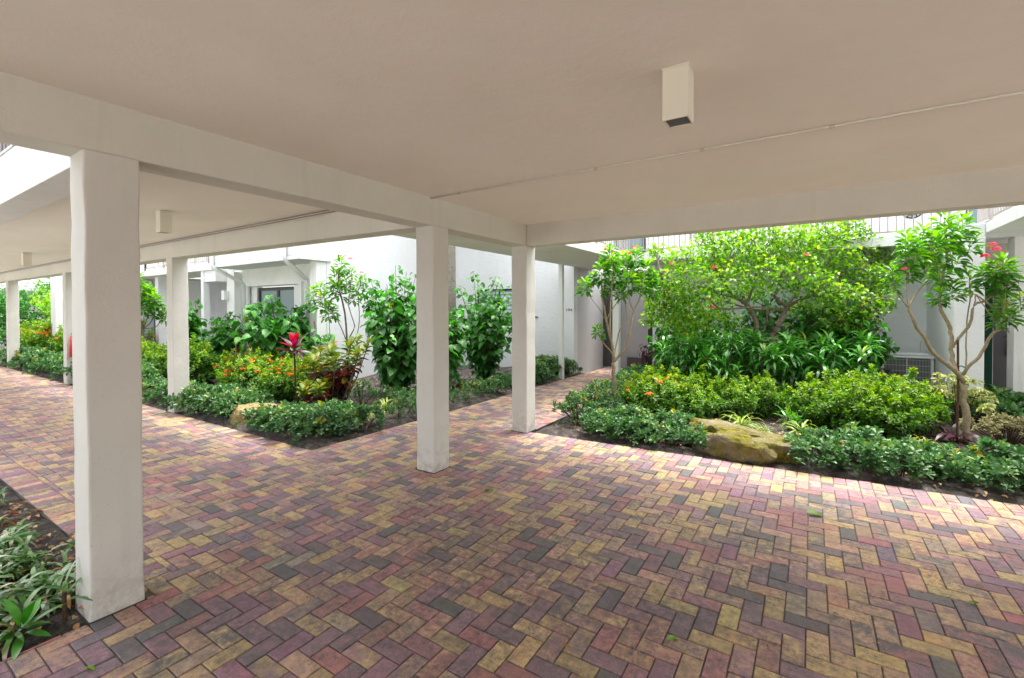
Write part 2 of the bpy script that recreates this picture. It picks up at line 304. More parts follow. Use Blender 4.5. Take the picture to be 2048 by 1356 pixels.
# limbs, leaf clusters and flowers of the five traced trees, in metres
T1={"base":[0.56,1.93],"limbs":[[0.035,0.028,[[0.56,1.93,0],[0.52,1.91,0.35],[0.51,1.9,0.64],[0.51,1.9,0.82]]],[0.024,0.012,[[0.51,1.9,0.82],[0.49,1.94,1.0],[0.43,1.94,1.23],[0.37,1.93,1.49],[0.35,1.91,1.66],[0.31,1.91,1.9],[0.31,1.88,2.15]]],[0.01,0.006,[[0.37,1.93,1.49],[0.42,2.02,1.64],[0.5,2.13,1.82],[0.53,2.15,2.07]]],[0.016,0.01,[[0.5,1.87,1.01],[0.5,1.77,1.33],[0.51,1.75,1.66],[0.53,1.77,2.02],[0.54,1.8,2.3]]],[0.022,0.012,[[0.51,1.9,0.81],[0.61,1.91,0.93],[0.71,1.91,1.03],[0.74,1.9,1.13],[0.8,1.9,1.42],[0.83,1.93,1.64],[0.9,1.97,1.81],[0.93,2.03,2.05]]],[0.01,0.007,[[0.83,1.93,1.64],[0.77,1.94,1.77],[0.74,1.93,1.98],[0.71,1.91,2.14]]],[0.012,0.008,[[0.52,1.9,0.88],[0.51,2.01,1.08],[0.54,2.1,1.32],[0.6,2.17,1.45],[0.62,2.21,1.53],[0.6,2.2,1.72],[0.58,2.18,1.95]]],[0.012,0.006,[[0.5,1.89,0.88],[0.5,1.83,0.97],[0.43,1.73,1.09],[0.37,1.63,1.24],[0.36,1.62,1.34]]],[0.006,0.004,[[0.4,1.94,1.41],[0.34,1.73,1.66],[0.25,1.55,1.86],[0.21,1.47,1.99]]],[0.008,0.006,[[0.92,2.04,1.89],[0.97,2.2,2.02],[1.0,2.28,2.14]]]],"clusters":[[0.45,1.86,2.56,0.2],[0.61,2.14,2.47,0.2],[0.85,2.0,2.52,0.18],[0.95,2.18,2.34,0.18],[0.36,1.74,2.26,0.2],[0.47,2.11,2.25,0.21],[0.78,1.84,2.11,0.21],[0.93,2.05,2.09,0.2],[0.2,1.46,2.04,0.16],[0.27,1.62,2.17,0.13],[0.36,1.62,1.32,0.13],[1.01,2.28,2.21,0.16],[0.4,1.94,2.03,0.16],[1.02,2.35,1.98,0.15],[0.54,2.16,1.95,0.15],[0.73,2.16,2.31,0.18],[0.55,1.74,2.37,0.18]],"flowers":[[0.42,1.81,2.63],[0.51,1.9,2.58],[0.82,1.98,2.66],[0.71,2.15,2.58]]}
T2={"base":[4.83,2.49],"limbs":[[0.055,0.045,[[4.84,2.49,-0.01],[4.81,2.48,0.3],[4.79,2.46,0.54],[4.78,2.46,0.78]]],[0.036,0.022,[[4.78,2.46,0.78],[4.66,2.32,0.93],[4.55,2.21,1.03],[4.45,2.12,1.13],[4.36,2.04,1.3],[4.24,1.93,1.51],[4.18,1.89,1.68]]],[0.014,0.01,[[4.18,1.89,1.68],[4.17,1.88,1.8],[4.17,1.94,2.05]]],[0.014,0.01,[[4.18,1.89,1.68],[4.22,1.97,1.75],[4.3,2.09,1.89],[4.46,2.25,2.1],[4.48,2.26,2.26]]],[0.01,0.007,[[4.17,1.88,1.69],[4.09,1.77,1.8],[4.01,1.66,1.94]]],[0.032,0.02,[[4.7,2.38,0.91],[4.68,2.45,1.03],[4.67,2.48,1.21],[4.67,2.51,1.37],[4.64,2.51,1.5],[4.57,2.5,1.65],[4.56,2.49,1.77],[4.57,2.46,1.96],[4.6,2.46,2.21],[4.61,2.41,2.51]]],[0.024,0.014,[[4.69,2.49,1.18],[4.74,2.49,1.3],[4.8,2.47,1.4],[4.84,2.44,1.54],[4.87,2.46,1.71],[4.98,2.53,1.76],[5.08,2.59,1.85],[5.24,2.76,1.86],[5.35,2.83,1.83]]],[0.01,0.009,[[4.87,2.46,1.71],[4.88,2.46,1.77],[4.88,2.46,1.84]]],[0.012,0.008,[[4.83,2.61,0.91],[4.84,2.64,1.08],[4.84,2.64,1.41],[4.87,2.64,1.77],[4.87,2.64,1.97]]],[0.026,0.014,[[4.77,2.45,0.85],[4.83,2.43,0.97],[4.91,2.42,1.08],[4.98,2.41,1.29],[5.04,2.41,1.39],[5.11,2.43,1.45],[5.12,2.44,1.65],[5.15,2.52,1.9],[5.15,2.58,2.1]]]],"clusters":[[4.57,2.32,2.72,0.21],[4.78,2.58,2.71,0.18],[4.67,2.44,2.54,0.23],[4.44,2.12,2.43,0.22],[4.68,2.51,2.33,0.23],[4.86,2.63,2.49,0.17],[4.55,2.43,2.12,0.2],[4.68,2.51,1.9,0.16],[4.53,2.3,1.83,0.15],[4.14,1.81,2.48,0.16],[4.24,1.93,2.36,0.21],[4.35,2.06,2.19,0.2],[4.19,1.96,2.1,0.13],[3.99,1.7,2.09,0.13],[4.02,1.66,1.96,0.13],[4.35,2.18,2.57,0.17],[4.86,2.63,2.02,0.18],[5.0,2.72,2.1,0.15],[5.04,2.5,2.1,0.18],[5.12,2.5,2.18,0.18],[5.2,2.61,2.08,0.17],[5.09,2.54,1.96,0.16],[5.16,2.59,1.94,0.15],[5.1,2.42,1.68,0.15],[5.19,2.54,1.58,0.15],[5.06,2.4,1.53,0.12],[5.36,2.84,1.77,0.13],[4.17,1.88,2.22,0.17]],"flowers":[[5.03,2.5,2.43],[5.06,2.5,2.37],[5.0,2.66,2.31],[5.15,2.52,1.72],[4.13,1.79,2.13]]}
T3={"base":[-4.0,0.35],"limbs":[[0.02,0.014,[[-4.11,0.28,0.07],[-4.11,0.28,0.54],[-4.1,0.28,0.91],[-4.11,0.28,1.09],[-4.12,0.27,1.36],[-4.16,0.25,1.73],[-4.21,0.22,1.95],[-4.24,0.2,2.18],[-4.21,0.21,2.46]]],[0.012,0.008,[[-4.11,0.28,1.01],[-3.98,0.25,1.18],[-3.86,0.26,1.36],[-3.95,0.26,1.57],[-4.08,0.3,1.76],[-4.06,0.31,1.99],[-4.04,0.32,2.18]]],[0.009,0.006,[[-4.11,0.28,0.91],[-4.09,0.47,1.14],[-4.08,0.54,1.46],[-4.09,0.53,1.88],[-4.09,0.53,2.05]]],[0.01,0.006,[[-4.12,0.27,1.1],[-4.17,0.12,1.48],[-4.28,-0.01,1.67],[-4.33,-0.1,1.8]]],[0.007,0.005,[[-4.23,0.08,0.55],[-4.23,0.02,1.02],[-4.21,-0.03,1.48],[-4.21,-0.03,1.76]]]],"clusters":[[-4.19,0.23,2.51,0.19],[-4.27,0.18,2.27,0.23],[-4.16,0.31,2.21,0.21],[-4.24,0.19,2.04,0.21],[-4.03,0.33,2.37,0.13],[-4.09,0.53,2.1,0.23],[-4.08,0.42,1.95,0.19],[-4.31,-0.09,1.85,0.24],[-4.4,-0.21,1.96,0.19],[-4.26,0,1.65,0.21],[-4.35,-0.11,2.08,0.15],[-4.31,0.15,2.09,0.19],[-4.22,0.09,1.62,0.15],[-4.02,0.58,2.24,0.13]],"flowers":[[-4.21,0.21,2.67],[-4.05,0.32,2.62],[-4.04,0.57,2.38]]}
T4={"base":[-11.3,0.6],"limbs":[[0.03,0.02,[[-12.42,-0.13,-0.06],[-12.41,-0.12,0.56],[-12.39,-0.11,1.16]]],[0.014,0.008,[[-12.39,-0.11,1.16],[-12.46,-0.16,1.54],[-12.55,-0.21,1.95]]],[0.014,0.008,[[-12.39,-0.11,1.16],[-12.28,-0.03,1.54],[-12.23,0,1.95]]],[0.014,0.008,[[-12.39,-0.11,1.16],[-12.17,0.03,1.4],[-12.11,0.07,1.81]]],[0.012,0.008,[[-12.39,-0.11,1.16],[-12.58,-0.23,1.33],[-12.67,-0.29,1.68]]],[0.012,0.008,[[-12.39,-0.11,1.16],[-12.12,0.07,1.19],[-11.98,0.16,1.4],[-11.83,0.25,1.67]]]],"clusters":[[-12.23,0,2.07,0.28],[-12.37,-0.09,1.82,0.31],[-12.7,-0.19,1.89,0.31],[-12.01,0.02,1.92,0.28],[-12.51,-0.19,2.51,0.25],[-12.27,-0.03,2.26,0.19],[-12.09,0.09,1.65,0.22],[-11.98,0.28,1.56,0.25],[-12.43,-0.14,2.23,0.19],[-12.67,-0.29,1.61,0.28]],"flowers":[]}
HIB={"base":[2.9,4.2],"limbs":[[0.07,0.05,[[2.6,4.01,0.37],[2.61,4.01,0.94],[2.66,4.04,1.22],[2.71,4.08,1.38],[2.79,4.13,1.54],[2.85,4.16,1.72]]],[0.035,0.02,[[2.85,4.16,1.72],[2.95,4.11,1.77],[3.06,4.06,1.82],[3.19,4.03,1.88],[3.4,4.05,2.02]]],[0.035,0.02,[[2.85,4.16,1.72],[2.76,3.99,1.77],[2.71,3.9,1.84],[2.66,3.81,1.91],[2.75,3.8,2.03],[2.77,3.76,2.33]]],[0.03,0.015,[[2.81,4.14,1.6],[2.68,4.17,1.67],[2.55,4.15,1.65],[2.34,4.08,1.65],[2.11,4.05,1.72],[1.79,3.95,1.83]]],[0.045,0.03,[[2.48,4.05,0.75],[2.39,3.99,1.29],[2.36,3.97,1.5],[2.29,3.92,1.63],[2.22,3.88,1.77],[2.08,3.79,1.87],[1.91,3.68,2.09],[1.76,3.58,2.45]]],[0.028,0.02,[[2.23,3.89,1.75],[2.29,3.86,1.91],[2.37,3.86,2.18],[2.45,3.79,2.6]]],[0.018,0.014,[[1.77,3.23,1.79],[1.83,3.27,1.72],[1.92,3.32,1.67],[2.18,3.49,1.68],[2.46,3.74,1.7],[2.79,4.07,1.63]]],[0.02,0.012,[[2.55,4.09,1.66],[2.54,4.09,1.42],[2.49,4.05,1.27],[2.44,4.02,1.11]]],[0.03,0.015,[[2.85,4.16,1.72],[2.96,4.47,1.92],[3.18,4.74,2.19],[3.64,5.04,2.56],[3.94,5.23,2.83]]],[0.02,0.012,[[3.19,4.03,1.88],[3.47,4.09,1.9],[3.74,4.15,1.98],[4.02,4.33,1.81]]],[0.02,0.012,[[2.08,3.79,1.87],[1.8,3.37,1.95],[1.53,3.07,2.08],[1.26,2.78,2.16],[1.05,2.64,2.29]]]],"clusters":[[1.12,2.69,2.16,0.26],[1.36,3.08,2.52,0.4],[1.69,3.53,2.72,0.44],[1.62,3.01,2.07,0.44],[2.07,3.66,2.62,0.48],[1.96,3.35,2.16,0.44],[2.43,4.02,2.72,0.48],[2.54,3.61,2.24,0.44],[2.96,4.24,2.7,0.53],[3.04,3.93,2.24,0.44],[3.4,4.65,2.71,0.53],[3.33,4.0,1.98,0.4],[3.71,4.96,2.36,0.44],[3.75,4.27,1.81,0.35],[4.07,4.96,2.17,0.35],[3.94,5.23,2.83,0.35],[1.21,2.99,1.65,0.31],[1.49,3.28,1.47,0.31],[4.04,4.58,1.64,0.31],[0.89,2.9,1.83,0.22],[2.74,4.09,3.05,0.44],[3.33,4.6,3.07,0.44],[3.78,5.01,3.13,0.35],[2.13,3.82,3.03,0.35],[1.96,3.95,1.46,0.22],[4.24,5.31,2.54,0.22],[1.68,3.53,2.98,0.26],[1.2,2.86,1.95,0.31],[1.02,2.74,1.65,0.28],[1.29,3.03,1.39,0.3],[1.61,3.48,1.47,0.32],[0.79,2.95,1.47,0.21],[1.8,3.85,1.74,0.3],[1.34,3.19,1.83,0.34],[3.41,4.77,1.64,0.32],[3.78,4.77,1.47,0.3],[4.19,4.8,1.81,0.28],[4.3,5.23,2.18,0.26],[4.02,5.17,1.37,0.26],[2.25,4.26,2.02,0.3],[3.03,4.88,1.64,0.26],[4.39,5.4,2.72,0.21],[0.86,3.0,2.72,0.21],[0.72,2.9,2.1,0.19],[3.55,4.38,1.47,0.26]],"flowers":[[1.78,3.0,1.82],[1.8,3.13,1.69],[1.83,3.15,2.37],[2.75,3.86,2.83],[1.24,2.64,2.43],[3.13,3.75,2.56],[1.74,3.45,2.95]]}
# ------------------------------------------------------------------ ground, soil, brick paving
def warp(x, y): return y + .048 * max(x, 0) * min(1, max(0, (y + 3) / 3))
g = MB().box(-60, 40, -60, 60, -.4, -.06).build('ground', m_concrete); tag(g, kind='structure')
def soil(name, x0, x1, y0, y1, hump, seed):
    r = np.random.RandomState(seed); nx, ny = max(2, int((x1 - x0) / .12)), max(2, int((y1 - y0) / .12)); mb = MB()
    hx = r.uniform(0, 6, 6)
    for j in range(ny + 1):
        for i in range(nx + 1):
            x = x0 + (x1 - x0) * i / nx; y = y0 + (y1 - y0) * j / ny; e = min(1, min(x - x0, x1 - x, y - y0, y1 - y) / .18)
            z = -.03 + e * hump * (.5 + .3 * math.sin(x * 1.3 + hx[0]) * math.cos(y * 1.7 + hx[1]) + .2 * math.sin(x * 4 + hx[2]) * math.sin(y * 3.4 + hx[3])) + r.normal(0, .006)
            mb.v.append((x, warp(x, y), z))
    for j in range(ny):
        for i in range(nx): a = j * (nx + 1) + i; mb.f.append((a, a + 1, a + nx + 2, a + nx + 1))
    o = mb.build(name, m_soil, smooth=True); tag(o, kind='structure'); return o
soil('garden_soil', 0.0, 7.5, .08, 6.3, .10, 1); soil('garden_soil', -20, -1.76, -2.02, 6, .12, 2); soil('garden_soil', -5.0, -.02, -7.5, -4.24, .06, 3)
js = MB()
for x0, x1, y0, y1 in ((-30, 0, -4.24, -2.02), (-1.76, 0, -2.02, 7.6), (0, 9, -12, .08)): js.v += [(x0, y0, -.012), (x1, y0, -.012), (x1, warp(x1, y1), -.012), (x0, y1, -.012)]; k = len(js.v); js.f.append((k - 4, k - 3, k - 2, k - 1))
tag(js.build('paving_bed', m_joint), kind='structure')
def paving():
    R = random.Random(5); rects = []; w = .1
    B = .2    # border depth
    excl = [(0 - .0, 9.2, .08 - B, 9), (-40, -1.76 + .0, -2.02 - B, 9), (-40, -.22, -4.3, -4.24 + B), (-40, -.02, -12, -4.24)]
    def keep(x0, x1, y0, y1):
        for a, b, c, d in excl:
            if x1 <= a or x0 >= b or y1 <= c or y0 >= d: continue
            ix = min(x1, b) - max(x0, a); iy = min(y1, d) - max(y0, c)
            if ix >= x1 - x0 - 1e-6 and iy >= y1 - y0 - 1e-6: return None
            if ix / (x1 - x0) < iy / (y1 - y0):
                if x0 < a: x1 = a
                else: x0 = b
            else:
                if y0 < c: y1 = c
                else: y0 = d
            if x1 - x0 < .015 or y1 - y0 < .015: return None
        return (x0, x1, y0, y1)
    for i in range(-260, 92):
        for j in range(-110, 77):
            x, y = i * w, j * w
            k = (i - j) % 4
            if k == 0: q = (x, x + 2 * w, y, y + w)
            elif k == 3: q = (x, x + w, y, y + 2 * w)
            else: continue
            if q[1] < -26: continue
            q = keep(*q)
            if q: rects.append(q)
    for i in range(0, 92): rects.append((i * w, i * w + w, .08 - B, .08))
    for i in range(-260, -17): rects.append((i * w - .06, i * w + w - .06, -2.02 - B, -2.02))
    for i in range(-260, -2): rects.append((i * w + .08, i * w + w + .08, -4.24, -4.24 + B))
    pal = [((.60, .43, .20), .21), ((.56, .36, .23), .19), ((.46, .20, .19), .15), ((.35, .19, .23), .18), ((.17, .15, .15), .12), ((.26, .18, .20), .12), ((.42, .33, .25), .05)]
    def pick():
        t = R.random()
        for c, p in pal:
            t -= p
            if t < 0: break
        s = R.uniform(.85, 1.15); return [min(1, x * s) for x in c]
    V = []; F = []; c1 = []; c2 = []; g = .003; bv = .004
    for (x0, x1, y0, y1) in rects:
        x0 += g; x1 -= g; y0 += g; y1 -= g; dz = R.gauss(0, .0009); a = R.gauss(0, .0012); b = R.gauss(0, .0012); n = len(V); s = R.gauss(0, .004)
        cx, cy = (x0 + x1) / 2, (y0 + y1) / 2
        for e, z in ((0, -.011), (0, -.003), (bv, 0)):
            for px, py in ((x0 + e, y0 + e), (x1 - e, y0 + e), (x1 - e, y1 - e), (x0 + e, y1 - e)):
                qx = px - s * (py - cy); qy = py + s * (px - cx); V.append((qx, warp(qx, qy), z + dz + a * (px - cx) / .1 + b * (py - cy) / .1 if z > -.01 else z))
        for l in (0, 4):
            for k in range(4): k2 = (k + 1) % 4; F.append((n + l + k, n + l + k2, n + l + 4 + k2, n + l + 4 + k))
        F.append((n + 8, n + 9, n + 10, n + 11)); A, Bc = pick(), pick()
        if R.random() < .4: Bc = [x * R.uniform(.7, 1.1) for x in A]
        c1 += [A] * 12; c2 += [Bc] * 12
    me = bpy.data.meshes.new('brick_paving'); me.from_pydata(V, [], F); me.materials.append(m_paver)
    for nm, cc in (('bc', c1), ('bc2', c2)):
        at = me.attributes.new(nm, 'FLOAT_COLOR', 'POINT'); ar = np.ones((len(V), 4), np.float32); ar[:, :3] = cc; at.data.foreach_set('color', ar.ravel())
    o = bpy.data.objects.new('brick_paving', me); C.objects.link(o); tag(o, kind='structure')
paving()

# ------------------------------------------------------------------ covered walkway
cw = empty('covered_walkway', (0, -1, 0), 'open covered walkway with cream flat ceiling carried by square white pillars', 'building')
MB().box(0, 9, -9, 0, 2.80, 2.9).box(-24.6, -.24, -4.25, -1.9, 2.803, 2.9).build('ceiling', m_ceil, cw)
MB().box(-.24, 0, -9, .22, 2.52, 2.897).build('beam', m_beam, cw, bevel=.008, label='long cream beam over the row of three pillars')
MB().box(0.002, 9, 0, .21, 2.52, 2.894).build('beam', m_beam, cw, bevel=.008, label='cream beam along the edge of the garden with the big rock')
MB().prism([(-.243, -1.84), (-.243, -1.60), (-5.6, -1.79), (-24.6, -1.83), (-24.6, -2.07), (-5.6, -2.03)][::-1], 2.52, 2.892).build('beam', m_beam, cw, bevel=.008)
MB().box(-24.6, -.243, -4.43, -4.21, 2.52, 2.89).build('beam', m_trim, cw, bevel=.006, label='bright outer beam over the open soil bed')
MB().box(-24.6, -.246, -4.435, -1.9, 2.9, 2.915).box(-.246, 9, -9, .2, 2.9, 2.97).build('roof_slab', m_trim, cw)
def pillar(x0, x1, y0, y1, label=None, m=None):
    mb = MB(); n = 15; R = random.Random(int(x0 * 100 + y0 * 10)); b = 0
    # slightly uneven hand-plastered arrises
    for i in range(n):
        z = 2.52 * i / (n - 1) - (.01 if i == 0 else 0); j = lambda: R.gauss(0, .0022)
        mb.v += [(x0 + j(), y0 + j(), z), (x1 + j(), y0 + j(), z), (x1 + j(), y1 + j(), z), (x0 + j(), y1 + j(), z)]
        if i:
            a = 4 * (i - 1)
            for k in range(4): k2 = (k + 1) % 4; mb.f.append((a + k, a + k2, a + 4 + k2, a + 4 + k))
    MB().box(x0 - .009, x1 + .009, y0 - .009, y1 + .009, -.01, .0045).build('base_joint', m_grimejoint, cw)
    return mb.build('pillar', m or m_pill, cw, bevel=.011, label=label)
pillar(-.24, 0, -4.49, -4.25, 'thick near pillar beside the open soil bed')
pillar(-.24, 0, -1.82, -1.58, 'pillar standing free on the bricks in the middle')
pillar(-.24, 0, .003, .24, 'corner pillar at the mouth of the narrow brick path')
pillar(-5.68, -5.45, -2.03, -1.8, 'slim pillar among low shrubs in front of the bungalow window')
pillar(-11.1, -10.87, -2.05, -1.82); pillar(-16.4, -16.17, -2.05, -1.82, 'farthest pillar seen beside distant shrubs'); pillar(-22, -21.77, -2.05, -1.82)
pillar(5.6, 5.84, .003, .24); pillar(-8.5, -8.26, -4.45, -4.22); pillar(-.24, 0, -8.2, -7.96); pillar(8.6, 8.84, -8.5, -8.26)
rl = MB()
for i in range(120): rl.box(-14 + i * .115, -13.945 + i * .115, -4.42, -4.38, 2.917, 3.98)
rl.box(-14, 0, -4.41, -4.35, 3.98, 4.02).build('railing', m_brownrail, cw)
def conduit(name, y, x0, x1, z, label, marks, m_=None):
    t = MB().tube([(x0, y, z), (x1, y, z)], .0085, n=8).build(name, m_ or m_pipe, smooth=True); tag(t, label, 'conduit')
    for k in marks: MB().tube([(k, y, z), (k + .03, y, z)], .0105, n=8).build('coupling', m_brass, t)
    return t
conduit('conduit', -1.845, .0, 9, 2.788, 'thin metal conduit crossing the cream ceiling above the wide brick floor', (.35, 1.75, 2.55, 3.3))
conduit('conduit', -2.075, -24, -1.3, 2.786, 'upper of two thin conduits along the beam in the side walkway', (-4,), m_rail); conduit('conduit', -2.085, -24, -1.1, 2.757, 'lower of two thin conduits along the beam in the side walkway', (-3,), m_rail)  # darker metal on these two paints in the conduits' shadow line
def fixture(x, y, label):
    e = empty('ceiling_light', (x, y, 2.8), label, 'lamp', 'box downlights on the walkway ceilings'); h = .058; z0 = 2.555
    mb = MB()
    for a in ((x - h, x + h, y - h, y - h + .006), (x - h, x + h, y + h - .006, y + h), (x - h, x - h + .006, y - h + .006, y + h - .006), (x + h - .006, x + h, y - h + .006, y + h - .006)): mb.box(*a, z0, 2.798)
    mb.build('housing', m_fix, e)
    q = MB().box(x - h + .007, x + h - .007, y - h + .007, y + h - .007, z0 + .03, z0 + .04)
    for i in range(6): q.box(x - h + .008, x + h - .008, y - .048 + i * .018, y - .046 + i * .018, z0 + .004, z0 + .03)
    q.build('baffle', m_baffle, e)
    MB().box(x - h - .004, x + h + .004, y - h - .004, y + h + .004, 2.792, 2.7985).build('mounting_plate', m_fix, e)
fixture(2.68, -3.03, 'cream box downlight on the ceiling of the wide brick court'); fixture(-3.01, -3.03, 'cream box downlight in the side walkway, nearer of the two seen past the thick pillar'); fixture(-9.74, -2.87, 'cream box downlight farther down the side walkway')
fe = empty('fire_extinguisher', (-10.78, -1.95, .6), 'red fire extinguisher hung on a distant pillar', 'extinguisher')
MB().tube([(-10.78, -1.95, .62), (-10.78, -1.95, 1.02), (-10.78, -1.95, 1.08)], .075, .05, n=14).build('cylinder', m_red, fe, smooth=True); MB().tube([(-10.78, -1.95, 1.06), (-10.78, -1.95, 1.14)], .02).box(-10.82, -10.74, -1.98, -1.92, 1.13, 1.15).build('valve', m_black, fe)

# ------------------------------------------------------------------ white apartment building behind the planted bed
A = empty('apartment_building', (-4, 5.6, 0), 'white stucco apartment building with jalousie window and boxed balcony behind the leafy bed', 'building')
mb = MB()
mb.box(-6.25, -6.0, 1.2, 5.53, -.05, 6.2).box(-6.25, -1.92, 5.53, 5.75, -.05, 6.2).box(-2.1, -1.922, 5.75, 7.6, -.05, 6.2)
mb.box(-5.05, -3.4, 5.5, 5.52, 0, 0)
A_w = MB().box(-6.25, -6.0, 1.2, 5.53, -.05, 6.2).box(-6.25, -5.06, 5.53, 5.75, -.05, 6.2).box(-5.06, -3.5, 5.53, 5.75, -.05, 1.2).box(-5.06, -3.5, 5.53, 5.75, 2.25, 6.2).box(-3.5, -1.92, 5.53, 5.75, -.05, 6.2)
A_w.build('wall', m_wall, A)
MB().box(-2.12, -1.925, 5.75, 7.7, -.05, 2.76).build('wall', stucco('painted_shade_wall', (.55, .55, .55), (.5, .5, .5), .5, .03), A, label='shaded side wall running back along the path')  # darker copy of the white stucco, the wall's shade put into its colour
wf = MB().box(-5.06, -3.5, 5.57, 5.62, 2.2, 2.25).box(-5.06, -3.5, 5.57, 5.62, 1.2, 1.25).box(-5.06, -5.01, 5.57, 5.62, 1.25, 2.2).box(-3.55, -3.5, 5.57, 5.62, 1.25, 2.2).box(-4.3, -4.26, 5.57, 5.62, 1.25, 2.2).build('window', m_bronze, A, label='jalousie window half hidden by leaves')
sl_ = MB()
for i in range(9):
    for a, b in ((-5.005, -4.305), (-4.255, -3.555)):
        z = 1.26 + i * .105; k = len(sl_.v); sl_.v += [(a, 5.575, z), (b, 5.575, z), (b, 5.61, z + .1), (a, 5.61, z + .1), (a, 5.58, z), (b, 5.58, z), (b, 5.615, z + .1), (a, 5.615, z + .1)]; sl_.f += [(k, k + 1, k + 2, k + 3), (k + 7, k + 6, k + 5, k + 4), (k, k + 4, k + 5, k + 1), (k + 2, k + 6, k + 7, k + 3)]
sl_.build('slats', m_slat, A); MB().box(-5.06, -3.5, 5.68, 5.69, 1.2, 2.25).build('window_interior', m_dark, A)
MB().box(-3.06, -2.98, 5.49, 5.528, 1.45, 1.475).box(-3.03, -3.01, 5.46, 5.49, 1.44, 1.455).build('wall_hook', m_black, A)
def text(s, loc, size, m, parent, rx=PI / 2, name='house_number'):
    cu = bpy.data.curves.new(name, 'FONT'); cu.body = s; cu.size = size; cu.extrude = .004; cu.align_x = 'CENTER'; cu.space_character = 1.35
    t = bpy.data.objects.new(name, cu); C.objects.link(t); bpy.context.view_layer.update(); me = bpy.data.meshes.new_from_object(t); bpy.data.objects.remove(t)
    o = bpy.data.objects.new(name, me); C.objects.link(o); me.materials.clear(); me.materials.append(m); o.rotation_euler = (rx, 0, 0); o.parent = parent; o.location = Vector(loc) - par_loc(parent); return o
text('194', (-2.06, 5.523, 1.62), .095, m_black, A)
# bungalow part with balcony box
MB().box(-9.9, -5.95, .5, 1.3, 2.76, 2.85).box(-9.9, -5.95, .5, .62, 2.85, 3.95).box(-6.07, -5.95, .62, 1.2, 2.85, 3.95).box(-9.9, -9.78, .62, 1.3, 2.85, 3.95).build('balcony', m_wall, A, bevel=.01)
MB().box(-10.3, -9.58, 1.3, 1.5, -.05, 2.76).box(-9.58, -7.1, 1.3, 1.5, 2.3, 2.76).box(-9.58, -7.1, 1.3, 1.5, -.05, .4).box(-7.1, -6.25, 1.3, 1.5, -.05, 2.76).box(-10.3, -6.25, 1.5, 1.7, 2.3, 6.2).box(-10.3, -10.1, 1.5, 5, -.05, 6.2).box(-10.3, -9.9, 1.1, 1.3, -.05, 2.7).build('wall', m_trim, A, label='recessed wall under the balcony box')
MB().box(-6.27, -6.02, .95, 1.198, -.05, 2.757).build('pilaster', m_trim, A)
MB().box(-9.62, -7.06, 1.24, 1.3, 2.3, 2.36).box(-9.62, -9.5, 1.24, 1.3, .3, 2.3).box(-7.18, -7.06, 1.24, 1.3, .3, 2.3).build('window_surround', m_trim, A)
wn = MB().box(-9.25, -7.45, 1.4, 1.46, 2.18, 2.26).box(-9.25, -9.17, 1.4, 1.46, .42, 2.18).box(-8.38, -8.28, 1.4, 1.46, .42, 2.18).box(-7.53, -7.45, 1.4, 1.46, .42, 2.18).box(-9.25, -7.45, 1.4, 1.46, .34, .42).build('window', m_bronze, A, label='large window with dark frame under the balcony')
MB().box(-9.17, -8.38, 1.43, 1.435, .42, 2.18).box(-8.28, -7.53, 1.43, 1.435, .42, 2.18).build('pane', m_frost, wn).location = (0, 0, 0)
MB().box(-9.58, -9.25, 1.36, 1.5, .3, 2.3).build('shutter_box', m_trim, A); MB().box(-7.45, -7.12, 1.3, 1.5, .3, 2.28).build('shutter_box', m_trim, A)
for xa, xb in ((-9.66, -9.62), (-6.42, -6.72)):
    MB().tube([(xa, .44, 4), (xa, .44, 2.85), (xa, .47, 2.76), (xb, 1.12, 2.42), (xb, 1.2, 2.36), (xb, 1.2, 0)], .05, n=10).build('downspout', m_white, A, smooth=True)
MB().box(-10.35, -10.2, .98, 1.1, 1.95, 2.2).build('meter_box', m_trim, A)
# gallery over the path and along the back wall
Bd = empty('gallery_building', (2.5, 6.2, 0), 'white two storey building with railed gallery behind the small trees', 'building')
MB().box(-1.95, -.245, -1.57, .24, 2.76, 2.939).box(-1.95, -.31, .24, 5.1, 2.76, 2.94).box(-1.95, 5.36, 5.102, 6.7, 2.762, 2.938).build('gallery_floor', m_trim, Bd, bevel=.006)
MB().box(-1.9, -1.8, 4.63, 4.73, -.05, 2.76).build('post', m_trim, Bd, label='thin post at the side of the narrow path'); MB().box(-.78, -.63, 5.25, 5.4, -.05, 2.76).build('post', m_trim, Bd, label='white post behind the nearest small tree')
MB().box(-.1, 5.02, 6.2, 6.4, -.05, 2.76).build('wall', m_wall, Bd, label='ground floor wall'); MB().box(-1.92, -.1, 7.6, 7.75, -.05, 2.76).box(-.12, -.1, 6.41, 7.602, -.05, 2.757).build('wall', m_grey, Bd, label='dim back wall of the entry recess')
MB().box(-.22, .0, 6.22, 6.28, 0, 2.7).build('dark_strip', m_dark, Bd)  # near-black upright strip at the edge of the entry recess
MB().box(-1.9, -1.45, 7.5, 7.58, 0, 2.3).build('door', m_door, Bd); MB().box(-1.2, -.3, 7.5, 7.58, 0, .3).build('kick_plate', m_door, Bd)
sw = MB().box(-1.95, -1.16, 6.5, 6.7, 2.94, 6).box(-.37, 5.6, 6.5, 6.7, 2.94, 6).box(5.95, 9, 6.5, 6.7, 2.94, 6).build('upper_wall', m_wall, Bd)
bt = MB()
for i in range(30): bt.box(.4 + i * .17, .42 + i * .17, 6.48, 6.498, 2.96, 5.5)
bt.build('wall_batten', m_trim, Bd)['kind'] = 'stuff'
dd = MB().box(-.44, -.36, 6.44, 6.5, 2.94, 5).box(-1.18, -1.12, 6.44, 6.5, 2.94, 5).box(-1.12, -.44, 6.44, 6.5, 5, 5.06).build('glass_door', m_bronze, Bd); MB().box(-1.12, -.44, 6.46, 6.47, 2.96, 5).build('pane', m_glass, dd)
